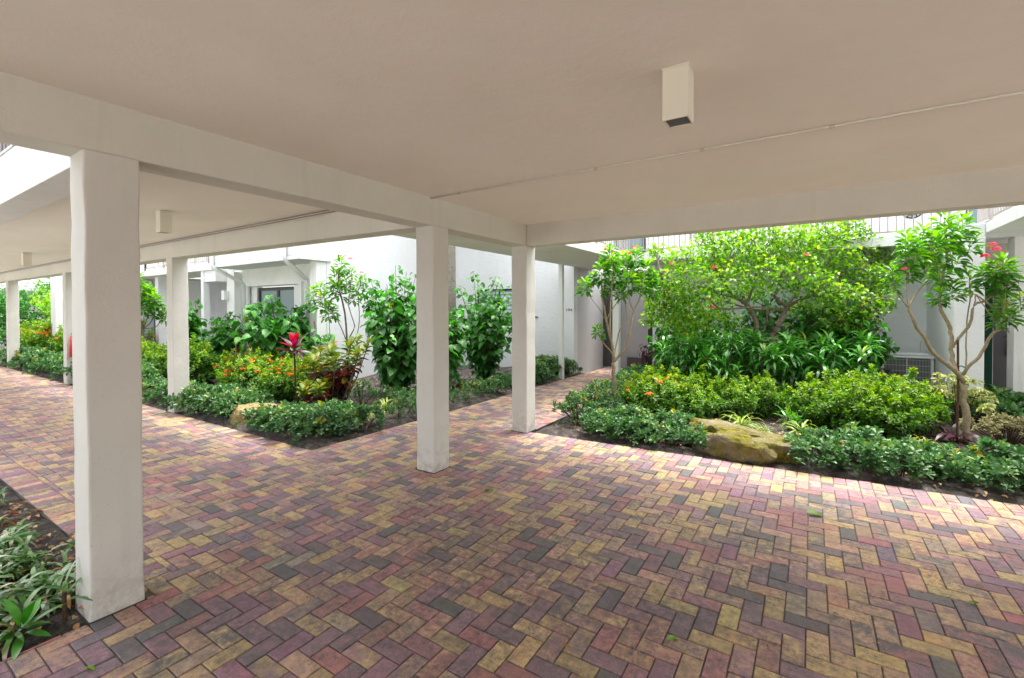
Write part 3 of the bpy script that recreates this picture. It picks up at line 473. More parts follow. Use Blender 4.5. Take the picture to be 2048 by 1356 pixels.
dd = MB().box(5.6, 5.64, 6.44, 6.5, 2.94, 5).box(5.91, 5.95, 6.44, 6.5, 2.94, 5).box(5.64, 5.91, 6.44, 6.5, 5, 5.06).build('glass_door', m_bronze, Bd); MB().box(5.64, 5.91, 6.46, 6.47, 2.96, 5).build('pane', m_glass, dd)
def railing(p, q, n, z, parent, m, every=12):
    p, q = Vector(p), Vector(q); rz = math.atan2(q.y - p.y, q.x - p.x); mb = MB()
    for i in range(n + 1):
        c = p.lerp(q, i / n); w_ = .022 if i % every == 0 else .009; mb.box(c.x - w_, c.x + w_, c.y - w_, c.y + w_, z + (0 if i % every == 0 else .09), z + 1.02, rz)
    L = (q - p).length; c = (p + q) / 2
    mb.box(c.x - L / 2, c.x + L / 2, c.y - .02, c.y + .02, z + 1.02, z + 1.06, rz).box(c.x - L / 2, c.x + L / 2, c.y - .014, c.y + .014, z + .06, z + .09, rz)
    return mb.build('railing', m, parent)
railing((-.36, .5, 0), (-.36, 5.12, 0), 40, 2.94, Bd, m_rail); railing((-.36, 5.16, 0), (5.36, 5.16, 0), 50, 2.94, Bd, m_rail)
em = empty('wall_ornament', (4.84, 6.47, 3.55), 'round black wrought iron ornament on the upper white wall', 'ornament')
o_ = MB(); pts = lambda r_, a0, a1, k=16: [(4.84 + r_ * math.cos(a0 + (a1 - a0) * i / k), 6.46, 3.58 + r_ * math.sin(a0 + (a1 - a0) * i / k)) for i in range(k + 1)]
o_.tube(pts(.16, 0, 2 * PI, 28), .012, n=6).tube(pts(.10, 3.5, 6.1), .012, n=6)
for a in (3.6, 4.1, 4.6, 5.1, 5.6): o_.tube([(4.84 + .03 * math.cos(a), 6.46, 3.58 + .03 * math.sin(a)), (4.84 + .1 * math.cos(a + .2), 6.45, 3.58 + .1 * math.sin(a + .2)), (4.84 + .16 * math.cos(a), 6.46, 3.58 + .16 * math.sin(a))], .009, n=6)
o_.build('scrollwork', m_black, em)
# eastern entrance with dark door
E_ = empty('entrance_building', (6.3, 5, 0), 'white entrance wing with dark door and projecting balcony slab', 'building')
MB().box(5.02, 5.36, 4.23, 6.6, -.05, 2.93).build('wall', m_wall, E_, bevel=.01)
MB().box(5.362, 9, .3, 4.25, 2.78, 2.93).box(5.362, 9, 4.25, 6.5, 2.782, 2.928).build('balcony_slab', m_trim, E_, bevel=.006)
MB().box(5.86, 6.15, 5.0, 5.3, -.05, 2.78).build('post', m_trim, E_)
MB().box(5.36, 9, 6.0, 6.2, 2.12, 2.78).box(5.36, 5.74, 6.0, 6.2, -.05, 2.12).box(6.95, 9, 6.0, 6.2, -.05, 2.12).build('wall', stucco('beige_paint', (.5, .46, .4), (.46, .42, .36), .5, .03), E_, label='beige wall round the dark door')
dr = MB().box(5.87, 6.1, 6.02, 6.06, 0, 2.12).box(6.105, 6.95, 6.03, 6.07, 0, 2.12).build('door', m_door, E_, bevel=.004)
MB().box(6.04, 6.07, 5.99, 6.02, .82, 1.12).tube([(6.055, 6.0, .85), (6.055, 5.95, .9), (6.055, 5.95, 1.0), (6.055, 6.0, 1.05)], .01).tube([(6.055, 6.02, 1.18), (6.055, 5.98, 1.18)], .03, n=12).build('handle', m_black, dr).location = (0, 0, 0)
MB().box(5.75, 5.865, 6.03, 6.04, .02, 2.1).build('sidelight', m_green_glass, E_)
MB().box(4.93, 5.03, 6.12, 6.2, .85, 1.05).tube([(4.98, 6.15, .85), (4.97, 6.1, .6), (4.85, 6.0, .35), (4.8, 6.0, 0)], .012).build('junction_box', m_ac, Bd)
railing((5.42, .4, 0), (5.42, 4.9, 0), 42, 2.93, E_, m_rail)
# far western building
D = empty('far_building', (-16, 3, 0), 'distant white building with railed gallery seen past the slim pillar', 'building')
MB().box(-16.4, -14.85, .75, 9, 2.76, 2.94).box(-14.85, -10.35, .76, 2, 2.762, 2.938).build('gallery_floor', m_trim, D)
MB().box(-16.9, -16.4, -1, 9, -.05, 5).box(-16.4, -10.3, 5.0, 5.2, -.05, 5.5).box(-15.1, -14.85, 1.13, 1.42, -.05, 2.76).box(-11.1, -10.95, .8, .95, -.05, 2.76).box(-10.945, -10.31, .82, 1.28, 2.45, 2.757).build('wall', m_wall, D)
MB().box(-16.38, -16.36, 1.5, 2.3, 0, 2.1).build('window', m_glass, D); MB().box(-14.3, -13.2, 4.96, 4.99, 1.1, 2.1).build('window', m_glass, D); MB().box(-16.35, -16.3, 1.2, 1.5, 0, 2.76).build('wall_panel', m_grey, D)
MB().box(-14.8, -10.3, 3.4, 3.7, 2.3, 2.44).build('trellis_beam', m_trim, D)
railing((-14.9, .8, 0), (-14.9, 8, 0), 60, 2.94, D, m_rail); railing((-14.9, .8, 0), (-10.4, .8, 0), 38, 2.94, D, m_rail)
F = empty('far_building', (-27, 3, 0), 'most distant pale building beyond the palms at the end of the side walkway', 'building')
MB().box(-30, -27, -3, 12, 2.6, 2.85).box(-31, -30, -5, 12, -.05, 3.6).box(-27.3, -27, 2.4, 2.7, -.05, 2.6).box(-27.3, -27, -2.8, -2.5, -.05, 2.6).build('wall', m_wall, F)
st = empty('staircase', (-23, -3, 0), 'dark sided stairs beyond the end of the side walkway', 'stairs')
s_ = MB()
for i in range(12): s_.box(-24.2 - i * .26, -23.9 - i * .26, -1.6, -.4, i * .16, i * .16 + .05)
s_.build('treads', m_concrete, st); MB().prism([(0, 0), (.2, 0), (.2, .05), (0, .05)], 0, .01)
q = MB(); q.v = [(-23.9, -1.65, -.05), (-27.1, -1.65, 2.0), (-27.1, -1.65, 2.3), (-23.9, -1.65, .25), (-23.9, -1.6, -.05), (-27.1, -1.6, 2.0), (-27.1, -1.6, 2.3), (-23.9, -1.6, .25)]; q.f = [(0, 1, 2, 3), (7, 6, 5, 4), (0, 4, 5, 1), (1, 5, 6, 2), (2, 6, 7, 3), (3, 7, 4, 0)]; q.build('stringer', m_door, st)

# ------------------------------------------------------------------ air conditioner, path light, boulders
ac = empty('air_conditioner', (4.7, 5.7, 0), 'grey outdoor air conditioner with wire grille against the white wall', 'air conditioner')
x0, x1, y0, y1 = 4.28, 5.0, 5.42, 6.1
MB().box(x0, x1, y0, y1, .02, .1).box(x0, x0 + .04, y0, y0 + .04, .1, .78).box(x1 - .04, x1, y0, y0 + .04, .1, .78).box(x0, x0 + .04, y1 - .04, y1, .1, .78).box(x1 - .04, x1, y1 - .04, y1, .1, .78).build('cabinet', m_ac, ac)
MB().box(x0 - .02, x1 + .02, y0 - .02, y1 + .02, .78, .82).prism([(x0 + .05, y0 + .05), (x1 - .05, y0 + .05), (x1 - .05, y1 - .05), (x0 + .05, y1 - .05)], .82, .87).build('top_cover', m_ac, ac, bevel=.02)
MB().box(x0 + .03, x1 - .03, y0 + .03, y1 - .03, .1, .78).build('coil', m_coil, ac)
gr = MB()
for i in range(34): gr.box(x0 + .04 + i * .0195, x0 + .043 + i * .0195, y0 + .004, y0 + .008, .1, .78)
for i in range(7): gr.box(x0 + .04, x1 - .04, y0, y0 + .004, .15 + i * .1, .155 + i * .1)
for i in range(34): gr.box(x0 + .004, x0 + .008, y0 + .04 + i * .018, y0 + .043 + i * .018, .1, .78)
gr.box(x0 + .35, x0 + .365, y0 - .004, y0, .1, .78).build('grille', m_ac, ac)
pl = empty('path_light', (-2.35, 2.5, 0), 'small black path light at the edge of the narrow path', 'lamp')
MB().tube([(-2.35, 2.5, 0), (-2.35, 2.5, .22)], .012).build('stake', m_black, pl); MB().tube([(-2.35, 2.5, .2), (-2.35, 2.5, .27)], .035, .045, n=12).tube([(-2.35, 2.5, .27), (-2.35, 2.5, .30)], .06, .02, n=12).build('lamp_head', m_black, pl)
from mathutils import noise as mn
def boulder(name, loc, size, seed, m, label, cuts=5):
    bm_ = bpy.data.meshes.new(name); import bmesh
    b = bmesh.new(); bmesh.ops.create_icosphere(b, subdivisions=cuts, radius=1)
    for v in b.verts:
        p = v.co.normalized(); o = Vector((seed * 7.1, seed * 3.3, 0)); k = 1 + .32 * mn.noise(p * 1.3 + o) + .16 * mn.noise(p * 3.1 + o) + .10 * mn.noise(p * 6 + o) + .07 * mn.noise(p * 14 + o) + .04 * abs(mn.noise(p * 30 + o))
        p = p * k; p.z = max(p.z, -.35); top = .62 + .12 * mn.noise(Vector((p.x * 2, p.y * 2, seed))); p.z = p.z if p.z < top else top + (p.z - top) * .25
        v.co = Vector((p.x * size[0], p.y * size[1], p.z * size[2]))
    b.to_mesh(bm_); b.free(); bm_.materials.append(m); bm_.polygons.foreach_set('use_smooth', [True] * len(bm_.polygons))
    o = bpy.data.objects.new(name, bm_); C.objects.link(o); o.location = loc; tag(o, label, 'boulder'); return o
boulder('boulder', (2.52, .60, .05), (.60, .32, .33), 1, m_rock, 'long flat boulder covered in yellow green moss beside the brick border').rotation_euler = (0, .08, -.1)
boulder('boulder', (-3.68, -1.60, .05), (.40, .27, .30), 5, m_rock2, 'tan rounded boulder behind the shrubs left of the croton').rotation_euler = (0, 0, .5)
boulder('boulder', (-7.6, -1.5, .05), (.5, .35, .3), 3, m_rock2, 'yellow tan boulder at the edge between the thick pillar and the slim pillar')
boulder('boulder', (-2.75, 2.2, .02), (.3, .24, .22), 4, m_rock, 'small mossy boulder beside the black path light', 4); boulder('boulder', (-2.7, 1.3, .0), (.22, .16, .16), 6, mat('grey_stone', (.12, .12, .13), .9), 'small grey stone behind the free standing pillar', 3)
# ------------------------------------------------------------------ vegetation
def proto(name): o = bpy.data.objects.new(name, None); C.objects.link(o); o.empty_display_size = .1; return o
class Kind:
    """a few built variants of one plant; the first placements use the built ones, later placements copy them"""
    def __init__(s, makers): s.m = makers; s.b = {}; s.i = 0
    def put(s, x, y, z, label, cat, group=None, sc=1., rz=None, var=None, sz=None):
        i = var if var is not None else s.i % len(s.m); s.i += 1; rz = random.Random(s.i * 17).uniform(0, 6.28) if rz is None else rz
        y = warp(x, y) if y > -.5 and x > 0 else y
        if i not in s.b: r = s.m[i](); s.b[i] = r; r.location = (x, y, z); r.rotation_euler = (0, 0, rz); r.scale = (sc, sc, sz or sc)
        else: r = dup(s.b[i], (x, y, z), rz, sc, sz=sz)
        if 'group' in r: del r['group']
        return tag(r, label, cat, group)
def flower_mesh(name, n, R, m, seed, L=.018):
    lv = Leaves(seed); r = lv.r; d = r.normal(0, 1, (n, 3)); d[:, 2] = np.abs(d[:, 2]) + .1; d /= np.linalg.norm(d, axis=1, keepdims=True); P = d * R * [1, 1, .6]
    for k in range(4):
        a = d[:, [1, 2, 0]] if k % 2 else d[:, [2, 0, 1]]; a = a * (1 if k < 2 else -1); t = a - (a * d).sum(1, keepdims=True) * d
        lv.add(P, t + d * .3, L, L * .35, r.uniform(0, 1, n), T_ell, d)
    o = lv.build(name, m); return o
_ix = [None]
def ixflower(parent, c, s=1.):
    if _ix[0] is None: o = flower_mesh('flower_head', 16, .035, L_fl, 9); _ix[0] = o.data
    else: o = bpy.data.objects.new('flower_head', _ix[0]); C.objects.link(o)
    o.parent = parent; o.location = c; o.scale = (s,) * 3; return o
_pk = [None]
def pkflower(parent, c, s=1.):
    if _pk[0] is None: o = flower_mesh('flower', 9, .03, L_pink, 19, .022); _pk[0] = o.data
    else: o = bpy.data.objects.new('flower', _pk[0]); C.objects.link(o)
    o.parent = parent; o.location = c; o.scale = (s,) * 3; return o

def mk_low(seed, rx=.30, h=.34, nro=85, L=.078, W=.0205):
    def f():
        root = proto('low_shrub'); lv = Leaves(seed); r = lv.r; st = MB()
        for k in range(nro):
            ph = r.uniform(0, 2 * PI); q = r.uniform(0, 1) ** .5; lump = 1 + .22 * math.sin(3 * ph + seed) + .12 * math.sin(5 * ph + 2 * seed)
            rr = rx * q * lump; top = h * math.sqrt(max(.05, 1 - .8 * q * q)) * (1 + .12 * math.sin(9 * rr / rx + seed)); z = top * (r.uniform(.86, 1.08) if r.rand() < .7 else r.uniform(.3, .85))
            ax = Vector((math.cos(ph) * q * .8, math.sin(ph) * q * .8, .9)) + Vector(r.normal(0, .22, 3)); c = (rr * math.cos(ph), rr * math.sin(ph), z)
            ls = r.uniform(.7, 1.2)
            if math.sin(2.3 * ph + seed * 1.7) * q > .62 and r.rand() < .75: continue
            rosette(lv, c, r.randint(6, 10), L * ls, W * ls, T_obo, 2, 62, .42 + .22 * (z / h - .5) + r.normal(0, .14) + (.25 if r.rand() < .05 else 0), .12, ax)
            if k % 5 == 0: st.tube([(c[0] * .2, c[1] * .2, 0), (c[0] * .6, c[1] * .6, z * .55), (c[0], c[1], z - .01)], .005, .003, n=4, cap=False)
        lv.build('foliage', L_low, root); st.build('stems', m_stem, root); return root
    return f
LOW = Kind([mk_low(1), mk_low(2, .34, .30), mk_low(3, .27, .36), mk_low(4, .33, .33, 92)])
SP = Kind([mk_low(11, .30, .38, 70, .055, .013), mk_low(12, .34, .34, 80, .055, .013)])
def mk_ix(seed, rx=.45, h=.55, n=200, fl=0):
    def f():
        root = proto('ixora_shrub'); lv = Leaves(seed); r = lv.r; st = MB()
        for k in range(n):
            ph = r.uniform(0, 2 * PI); q = r.uniform(0, 1) ** .6; z = h * (math.sqrt(max(.03, 1 - q * q * .9))) * (r.uniform(.8, 1.22) if r.rand() < .65 else r.uniform(.2, .85)); z *= 1 + .1 * math.sin(4 * ph + seed) + .1 * math.sin(7 * q + ph * 2)
            rr = rx * (.35 + .65 * min(1, z / h * 1.5)) * q; c = (rr * math.cos(ph), rr * math.sin(ph), max(.05, z))
            ax = Vector((math.cos(ph) * q * .6, math.sin(ph) * q * .6, 1)) + Vector(r.normal(0, .25, 3))
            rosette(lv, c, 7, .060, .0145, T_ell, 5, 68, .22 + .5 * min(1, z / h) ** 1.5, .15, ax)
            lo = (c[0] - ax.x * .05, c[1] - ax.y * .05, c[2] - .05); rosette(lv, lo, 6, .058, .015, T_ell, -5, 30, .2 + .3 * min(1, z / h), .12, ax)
            if k % 7 == 0: st.tube([(c[0] * .15, c[1] * .15, 0), (c[0] * .6, c[1] * .6, c[2] * .6), c], .006, .002, n=4, cap=False)
        lv.build('foliage', L_ix, root); st.build('stems', m_stem, root)
        for k in range(fl):
            ph = r.uniform(0, 6.28) if k else -1.0; q = r.uniform(.2, .8); ixflower(root, (rx * q * math.cos(ph), rx * q * math.sin(ph), h * math.sqrt(1 - q * q * .8) * 1.05), r.uniform(.8, 1.2))
        return root
    return f
IX = Kind([mk_ix(21), mk_ix(22, .5, .49, 210), mk_ix(23, .42, .58, 180), mk_ix(24, .5, .52, 200)])
IXF = Kind([mk_ix(31, .45, .58, 230, 13), mk_ix(32, .48, .60, 230, 10)])

def tree_from(name, D, label, cat, barkm, leafm, Lf=.165, nl=54, mode='whorl', group=None, fsc=1., thick=1.):
    bx, by = D['base']; root = empty(name, (bx, by, 0), label, cat, group); off = Vector((bx, by, 0)); mb = MB(); R = random.Random(7)
    for r0, r1, pts in D['limbs']:
        P = [Vector(p) for p in pts]; Q = []
        for i in range(len(P) - 1):      # soften the polyline
            p0 = P[max(0, i - 1)]; p1 = P[i]; p2 = P[i + 1]; p3 = P[min(len(P) - 1, i + 2)]
            for t in (0, .33, .66): Q.append(.5 * ((2 * p1) + (p2 - p0) * t + (2 * p0 - 5 * p1 + 4 * p2 - p3) * t * t + (3 * p1 - p0 - 3 * p2 + p3) * t ** 3) + Vector((R.gauss(0, r1 * .25), R.gauss(0, r1 * .25), 0)))
        Q.append(P[-1]); mb.tube(Q, r0 * thick, r1 * thick, n=9)
    lv = Leaves(len(D['clusters'])); r = lv.r; tw = MB(); ends = [Vector(l[2][-1]) for l in D['limbs']]
    for (cx, cy, cz, cr) in D['clusters']:
        c = Vector((cx, cy, cz)); e = min(ends, key=lambda p: (p - c).length)
        if mode == 'whorl':
            if (e - c).length < .9: tw.tube([e, (e + c) / 2 - Vector((0, 0, .03)), c - Vector((0, 0, cr * .6)), c + Vector((0, 0, cr * .3))], .007, .004, n=5)
            for k in range(nl):
                t = k / nl; z = cr * (-.75 + 1.3 * t); ph = k * 2.4 + r.uniform(-.3, .3); el = math.radians(-22 + 82 * t + r.normal(0, 9)); ln = Lf * r.uniform(.75, 1.15) * (1.0 - .25 * t) * cr / .2
                d = [[math.cos(ph) * math.cos(el), math.sin(ph) * math.cos(el), math.sin(el)]]
                st = cr * .22 * r.uniform(.5, 1.6)
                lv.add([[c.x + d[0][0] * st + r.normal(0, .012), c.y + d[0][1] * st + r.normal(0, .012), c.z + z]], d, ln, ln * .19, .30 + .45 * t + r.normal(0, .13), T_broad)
            pass
        else:
            n = int(nl * (cr / .5) ** 2); P = r.normal(0, 1, (n, 3)); P /= np.linalg.norm(P, axis=1, keepdims=True); P = P * (r.uniform(.1, 1, n) ** .45)[:, None] * cr * [1, 1, .82] + [cx, cy, cz]
            d = r.normal(0, 1, (n, 3)); d[:, 2] -= .25; rel = (P[:, 2] - cz) / cr
            lv.add(P, d, Lf * r.uniform(.6, 1.2, n), Lf * .30, .45 + .22 * rel + r.normal(0, .2, n), T_ell)
            for k in range(int(14 * cr / .5)):
                a = Vector(r.normal(0, 1, 3)).normalized() * cr * r.uniform(.5, .95); s0 = c + Vector(r.normal(0, .25 * cr, 3)); md = (s0 + c + a) / 2 + Vector(r.normal(0, .05, 3)); tw.tube([s0, md, c + a], .005, .002, n=4, cap=False)
            if (e - c).length < 1.3: tw.tube([e, (e + c) / 2 + Vector(r.normal(0, .05, 3)), c], .012, .006, n=5)
    t_ = mb.build('trunk', barkm, root, smooth=True)
    if tw.v: tw.build('twigs', barkm, root)
    fo = lv.build('crown', leafm, root); fo.location = -off
    for p in D['flowers']:
        pkflower(root, Vector(p) - off, fsc * R.uniform(.8, 1.3))
    return root
tree_from('small_tree', T1, 'slim multi stemmed small tree with leafy whorls rising beside the narrow brick path', 'tree', m_bark, L_jat)
t2 = tree_from('small_tree', T2, 'pale forked small tree with pink flowers in front of the dark door', 'tree', m_bark, L_jat, .155, 42, thick=.75)
tree_from('small_tree', T3, 'spindly small tree against the white wall above the croton', 'tree', m_bark2, L_jat, .16, 30)
tree_from('small_tree', T4, 'distant small tree with radiating branches seen past the thick pillar', 'tree', m_bark2, L_jat)
tree_from('flowering_tree', HIB, 'wide spreading tree with twisted limbs and small leaves in the garden centre', 'tree', m_bark2, L_hib, .082, 450, 'ball')
sk = MB().tube([(4.72, 2.42, 0), (4.73, 2.43, .6), (4.72, 2.42, 1.28)], .012, n=7).build('garden_stake', m_stem); tag(sk, 'thin brown wooden stake tied to the forked small tree', 'stake'); MB().tube([(4.70, 2.42, .93), (4.76, 2.47, .96), (4.80, 2.45, .94)], .008).build('blue_tie', mat('blue_tie', (.02, .16, .22), .6), sk)

def mk_heart(seed, h, R, n, cat_n=6, L=.13, base=.25):
    def f():
        root = proto('chenille_plant'); lv = Leaves(seed); r = lv.r; st = MB(); tips = []
        for k in range(n):
            ph = r.uniform(0, 6.28); q = r.uniform(.15, 1) ** .7; hh = h * (1 - .45 * q * q) * r.uniform(.8, 1.05); tip = np.array([R * q * math.cos(ph), R * q * math.sin(ph), hh]); b0 = np.array([tip[0] * .15, tip[1] * .15, 0]); md = (b0 + tip) / 2 * [.7, .7, 1.1]; tips.append(tip)
            st.tube([tuple(b0), tuple(md), tuple(tip)], .010, .004, n=5, cap=False); m = int(21 * hh / 1.5) + 6
            t = r.uniform(base, 1.02, m); P = (1 - t)[:, None] ** 2 * b0 + (2 * t * (1 - t))[:, None] * md + (t ** 2)[:, None] * tip; a = r.uniform(0, 6.28, m); d = np.stack([np.cos(a), np.sin(a), r.uniform(-.75, .05, m)], 1); s = r.uniform(.65, 1.15, m) * (1.15 - .45 * np.clip(t, 0, 1) ** 6)
            P2 = P + d * [.07, .07, -.02]; lv.add(P2, d, L * 1.15 * s, L * .46 * s, .36 + .25 * t + r.normal(0, .15, m), T_heart)
        lv.build('foliage', L_big, root); st.build('stems', m_stem, root)
        for k in range(cat_n):
            t = tips[r.randint(len(tips))] * [1.05, 1.05, r.uniform(.6, .95)]; c = MB(); c.tube([tuple(t), tuple(t + [.02, 0, -.06]), tuple(t + [.02, .01, -.2])], .009, .006, n=6).build('catkin', L_cat, root).location = (0, 0, 0)
        return root
    return f
def single(maker, x, y, label, cat, rz=0, sc=1., z=0.):
    r = maker(); y = warp(x, y) if x > 0 and y > -.5 else y; r.location = (x, y, z); r.rotation_euler = (0, 0, rz); r.scale = (sc,) * 3; return tag(r, label, cat)
single(mk_heart(41, 2.6, .85, 44, 6, .16, .12), -3.55, 1.0, 'tall big leaved chenille plant left of the free standing pillar', 'plant')
single(mk_heart(42, 1.9, .6, 22, 4, .17), -3.0, 1.7, 'dark leaved chenille plant just behind the free standing pillar', 'plant')
single(mk_heart(43, 2.6, .9, 38, 0, .14, .12), -3.05, 3.1, 'tall pale stemmed leafy plant in front of the jalousie window', 'plant')
single(mk_heart(44, 2.05, 1.0, 36, 14, .19, .15), -6.6, .45, 'broad chenille plant with red catkins below the dark framed window', 'plant', sc=1.05)
single(mk_heart(45, 2.05, 1.1, 36, 4, .19, .1), -9.3, .1, 'dense chenille plant between the slim pillar and the window', 'plant')
single(mk_heart(46, 2.1, .95, 42, 6, .14), 1.2, 4.5, 'big leaved chenille plant under the near side of the spreading tree crown', 'plant')
single(mk_heart(50, 1.5, .6, 18, 2, .15), .7, 4.9, 'big leaved chenille plant next to the slim tree and the entry recess', 'plant')
single(mk_heart(47, 2.1, .95, 40, 10, .15), 3.55, 4.7, 'big leaved chenille plant with red catkins next to the air conditioner', 'plant')
single(mk_heart(48, 2.0, 1.0, 38, 4, .14), 2.4, 5.0, 'big leaved chenille plant behind the glossy strap leaved clump', 'plant')
single(mk_heart(49, 1.1, .5, 12, 0, .14), -4.4, 1.9, 'low leafy plant at the foot of the white side wall', 'plant')

def mk_strap(seed, heads, L, W, n=20, m=None, T=None, tone=.5, nm='strap_leaf_plant', e0=-5, e1=80):
    def f():
        root = proto(nm); lv = Leaves(seed); r = lv.r; st = MB()
        for (hx, hy, hz) in heads:
            if hz > .05: st.tube([(hx * .3, hy * .3, 0), (hx * .7, hy * .7, hz * .5), (hx, hy, hz)], .012, .01, n=6)
            ph = r.uniform(0, 6.28) + np.arange(n) * 2.4; el = np.radians(np.linspace(e0, e1, n) + r.normal(0, 8, n)); d = np.stack([np.cos(ph) * np.cos(el), np.sin(ph) * np.cos(el), np.sin(el)], 1)
            lv.add(np.array([[hx, hy, hz]]) + d * .02 + np.linspace(-.12, .03, n)[:, None] * [0, 0, 1] * min(1, hz * 3), d, L * r.uniform(.7, 1.1, n), W * r.uniform(.8, 1.1, n), tone + np.linspace(-.15, .2, n) + r.normal(0, .12, n), T or T_strap)
        lv.build('foliage', m or L_strap, root)
        if st.v: st.build('canes', m_stem, root)
        return root
    return f
rr_ = random.Random(3)
def hds(n, R, z0, z1): return [(R * rr_.uniform(-1, 1), R * rr_.uniform(-1, 1), rr_.uniform(z0, z1)) for _ in range(n)]
DR = Kind([mk_strap(51, hds(10, .38, .5, 1.12), .36, .022, 26), mk_strap(52, hds(9, .36, .45, 1.05), .38, .023, 26), mk_strap(53, hds(10, .38, .5, 1.15), .34, .021, 26)])
for i, (x, y, lb) in enumerate([(1.2, 3.2, 'dark green strap leaved clump nearest the slim path side tree'), (1.75, 3.15, 'strap leaved clump with arching leaves left of the twisted tree limbs'), (2.25, 3.4, 'strap leaved clump directly below the twisted tree limbs'), (2.75, 3.35, 'strap leaved clump in front of the twisted trunk'), (3.25, 3.5, 'strap leaved clump right of the twisted trunk'), (3.7, 3.75, 'strap leaved clump nearest the air conditioner'), (2.0, 4.1, 'taller strap leaved clump at the back of the group')]):
    DR.put(x, y, 0, lb, 'plant', 'strap leaved clumps under the spreading tree')
GR = Kind([mk_strap(55, [(0, 0, .02)], .42, .010, 34, L_grass, T_strap2, .5, 'grass_clump', 25, 88), mk_strap(56, [(0, 0, .02), (.06, .05, .02)], .36, .009, 24, L_grass, T_strap2, .55, 'grass_clump', 20, 88)])
for x, y, s, lb in [(2.42, 1.55, 1.1, 'yellow green grassy clump behind the left half of the mossy boulder'), (2.72, 1.35, .75, 'small grassy clump directly behind the mossy boulder'), (3.12, 1.35, 1.1, 'arching striped grassy clump at the right end of the mossy boulder'), (4.3, 1.6, .8, 'sparse grassy clump behind the low glossy shrubs'), (-2.55, -.2, 1.0, 'grassy clump at the foot of the croton beside the path'), (-2.35, -.75, .8, 'smaller grassy clump near the path corner')]:
    GR.put(x, y, 0, lb, 'grass', sc=s)
single(mk_strap(57, [(0, 0, .03)], .42, .03, 18, L_brom, T_strap, .35, 'bromeliad', 15, 75), 4.68, 2.2, 'dark purple bromeliad at the foot of the forked small tree', 'plant')
single(mk_strap(58, [(0, 0, .5), (.15, .1, .4)], .3, .028, 12, L_brom, T_strap2, .5, 'cordyline', 0, 70), 4.3, 4.6, 'small dark cordyline in front of the air conditioner', 'plant')
single(mk_strap(59, [(0, 0, .7)], .35, .03, 18, L_brom, T_strap2, .2, 'cordyline', -30, 60), -.1, 5.7, 'dark red cordyline beside the entry recess', 'plant')
single(mk_strap(60, [(0, 0, .18), (.1, .05, .1)], .2, .018, 16, L_strap, T_strap0, .65, 'young_plant', 0, 80), 2.95, 1.9, 'young pale green plant sticking up among the ixora shrubs', 'plant')
def mk_cord():
    root = proto('cordyline'); lv = Leaves(61); r = lv.r; n = 12
    for (z, e0, e1, tone, L, W, nn_) in ((1.05, 72, 88, .6, .26, .045, 7), (1.0, 30, 62, .28, .36, .04, 9), (.95, -10, 25, .08, .32, .035, 8)):
        ph = np.arange(nn_) * 2.4; el = np.radians(np.linspace(e0, e1, nn_)); d = np.stack([np.cos(ph) * np.cos(el), np.sin(ph) * np.cos(el), np.sin(el)], 1); lv.add(np.tile([0, 0, z], (nn_, 1)), d, L, W, tone + r.normal(0, .2, nn_), T_strap0)
    lv.build('foliage', L_cord, root); MB().tube([(0, .03, 0), (.02, 0, .5), (0, 0, 1.0)], .014, n=6).build('cane', m_stem, root); return root
single(mk_cord, -4.15, -.75, 'crimson cordyline with grey outer leaves above the croton', 'plant')
def mk_croton(seed, heads):
    def f():
        root = proto('croton'); lv = Leaves(seed); r = lv.r; st = MB()
        for (x, y, z) in heads:
            st.tube([(x * .3, y * .3, 0), (x * .7, y * .7, z * .5), (x, y, z)], .012, .007, n=6)
            for k in range(44):
                t = k / 44; zz = z * (.30 + .72 * t); ph = k * 2.4 + r.uniform(-.3, .3); el = math.radians(-45 + 105 * t ** 1.5); d = [[math.cos(ph) * math.cos(el), math.sin(ph) * math.cos(el), math.sin(el)]]
                tone = min(.9, .58 + .30 * t + r.normal(0, .07)) if t > .66 else r.choice([.05, .12, .3, .4, .5, .5, .95])
                lv.add([[x * (.3 + .7 * t), y * (.3 + .7 * t), zz]], d, .15 * r.uniform(.8, 1.15), .040, tone + r.normal(0, .03), T_broad)
        lv.build('foliage', L_crot, root); st.build('stems', m_bark2, root); return root
    return f
single(mk_croton(63, [(-.35, 0, .8), (-.1, .15, .95), (.15, -.05, .9), (.4, .1, 1.0), (.0, -.25, .75), (.6, .25, 1.0), (-.55, .25, .85), (.25, .35, 1.05), (.45, -.2, .8), (.7, 0, .9)]), -3.45, -.6, 'croton with yellow green top leaves and dark purple lower leaves', 'plant', sc=1.12)
single(mk_croton(64, [(-.15, 0, .5), (.15, .1, .55), (0, -.15, .45), (.3, -.1, .5)]), -3.2, -1.05, 'low dark leaved croton at the front beside the tan boulder', 'plant')
def mk_sch():
    root = proto('schefflera'); lv = Leaves(65); r = lv.r; st = MB()
    for k in range(26):
        ph = r.uniform(0, 6.28); q = r.uniform(.1, 1); z = .9 * (1 - .4 * q * q) * r.uniform(.6, 1.05); c = (.45 * q * math.cos(ph), .45 * q * math.sin(ph), z); st.tube([(c[0] * .2, c[1] * .2, 0), c], .008, .004, n=5, cap=False)
        for j in range(3): rosette(lv, (c[0] + r.normal(0, .05), c[1] + r.normal(0, .05), z + r.normal(0, .04)), 8, .10, .018, T_ell, -25, 5, .6, .22, Vector((r.normal(0, .3), r.normal(0, .3), 1)))
    lv.build('foliage', L_sch, root); st.build('stems', m_stem, root); return root
single(mk_sch, 4.95, 3.3, 'cream and green variegated schefflera behind the forked small tree', 'plant', sc=.8)
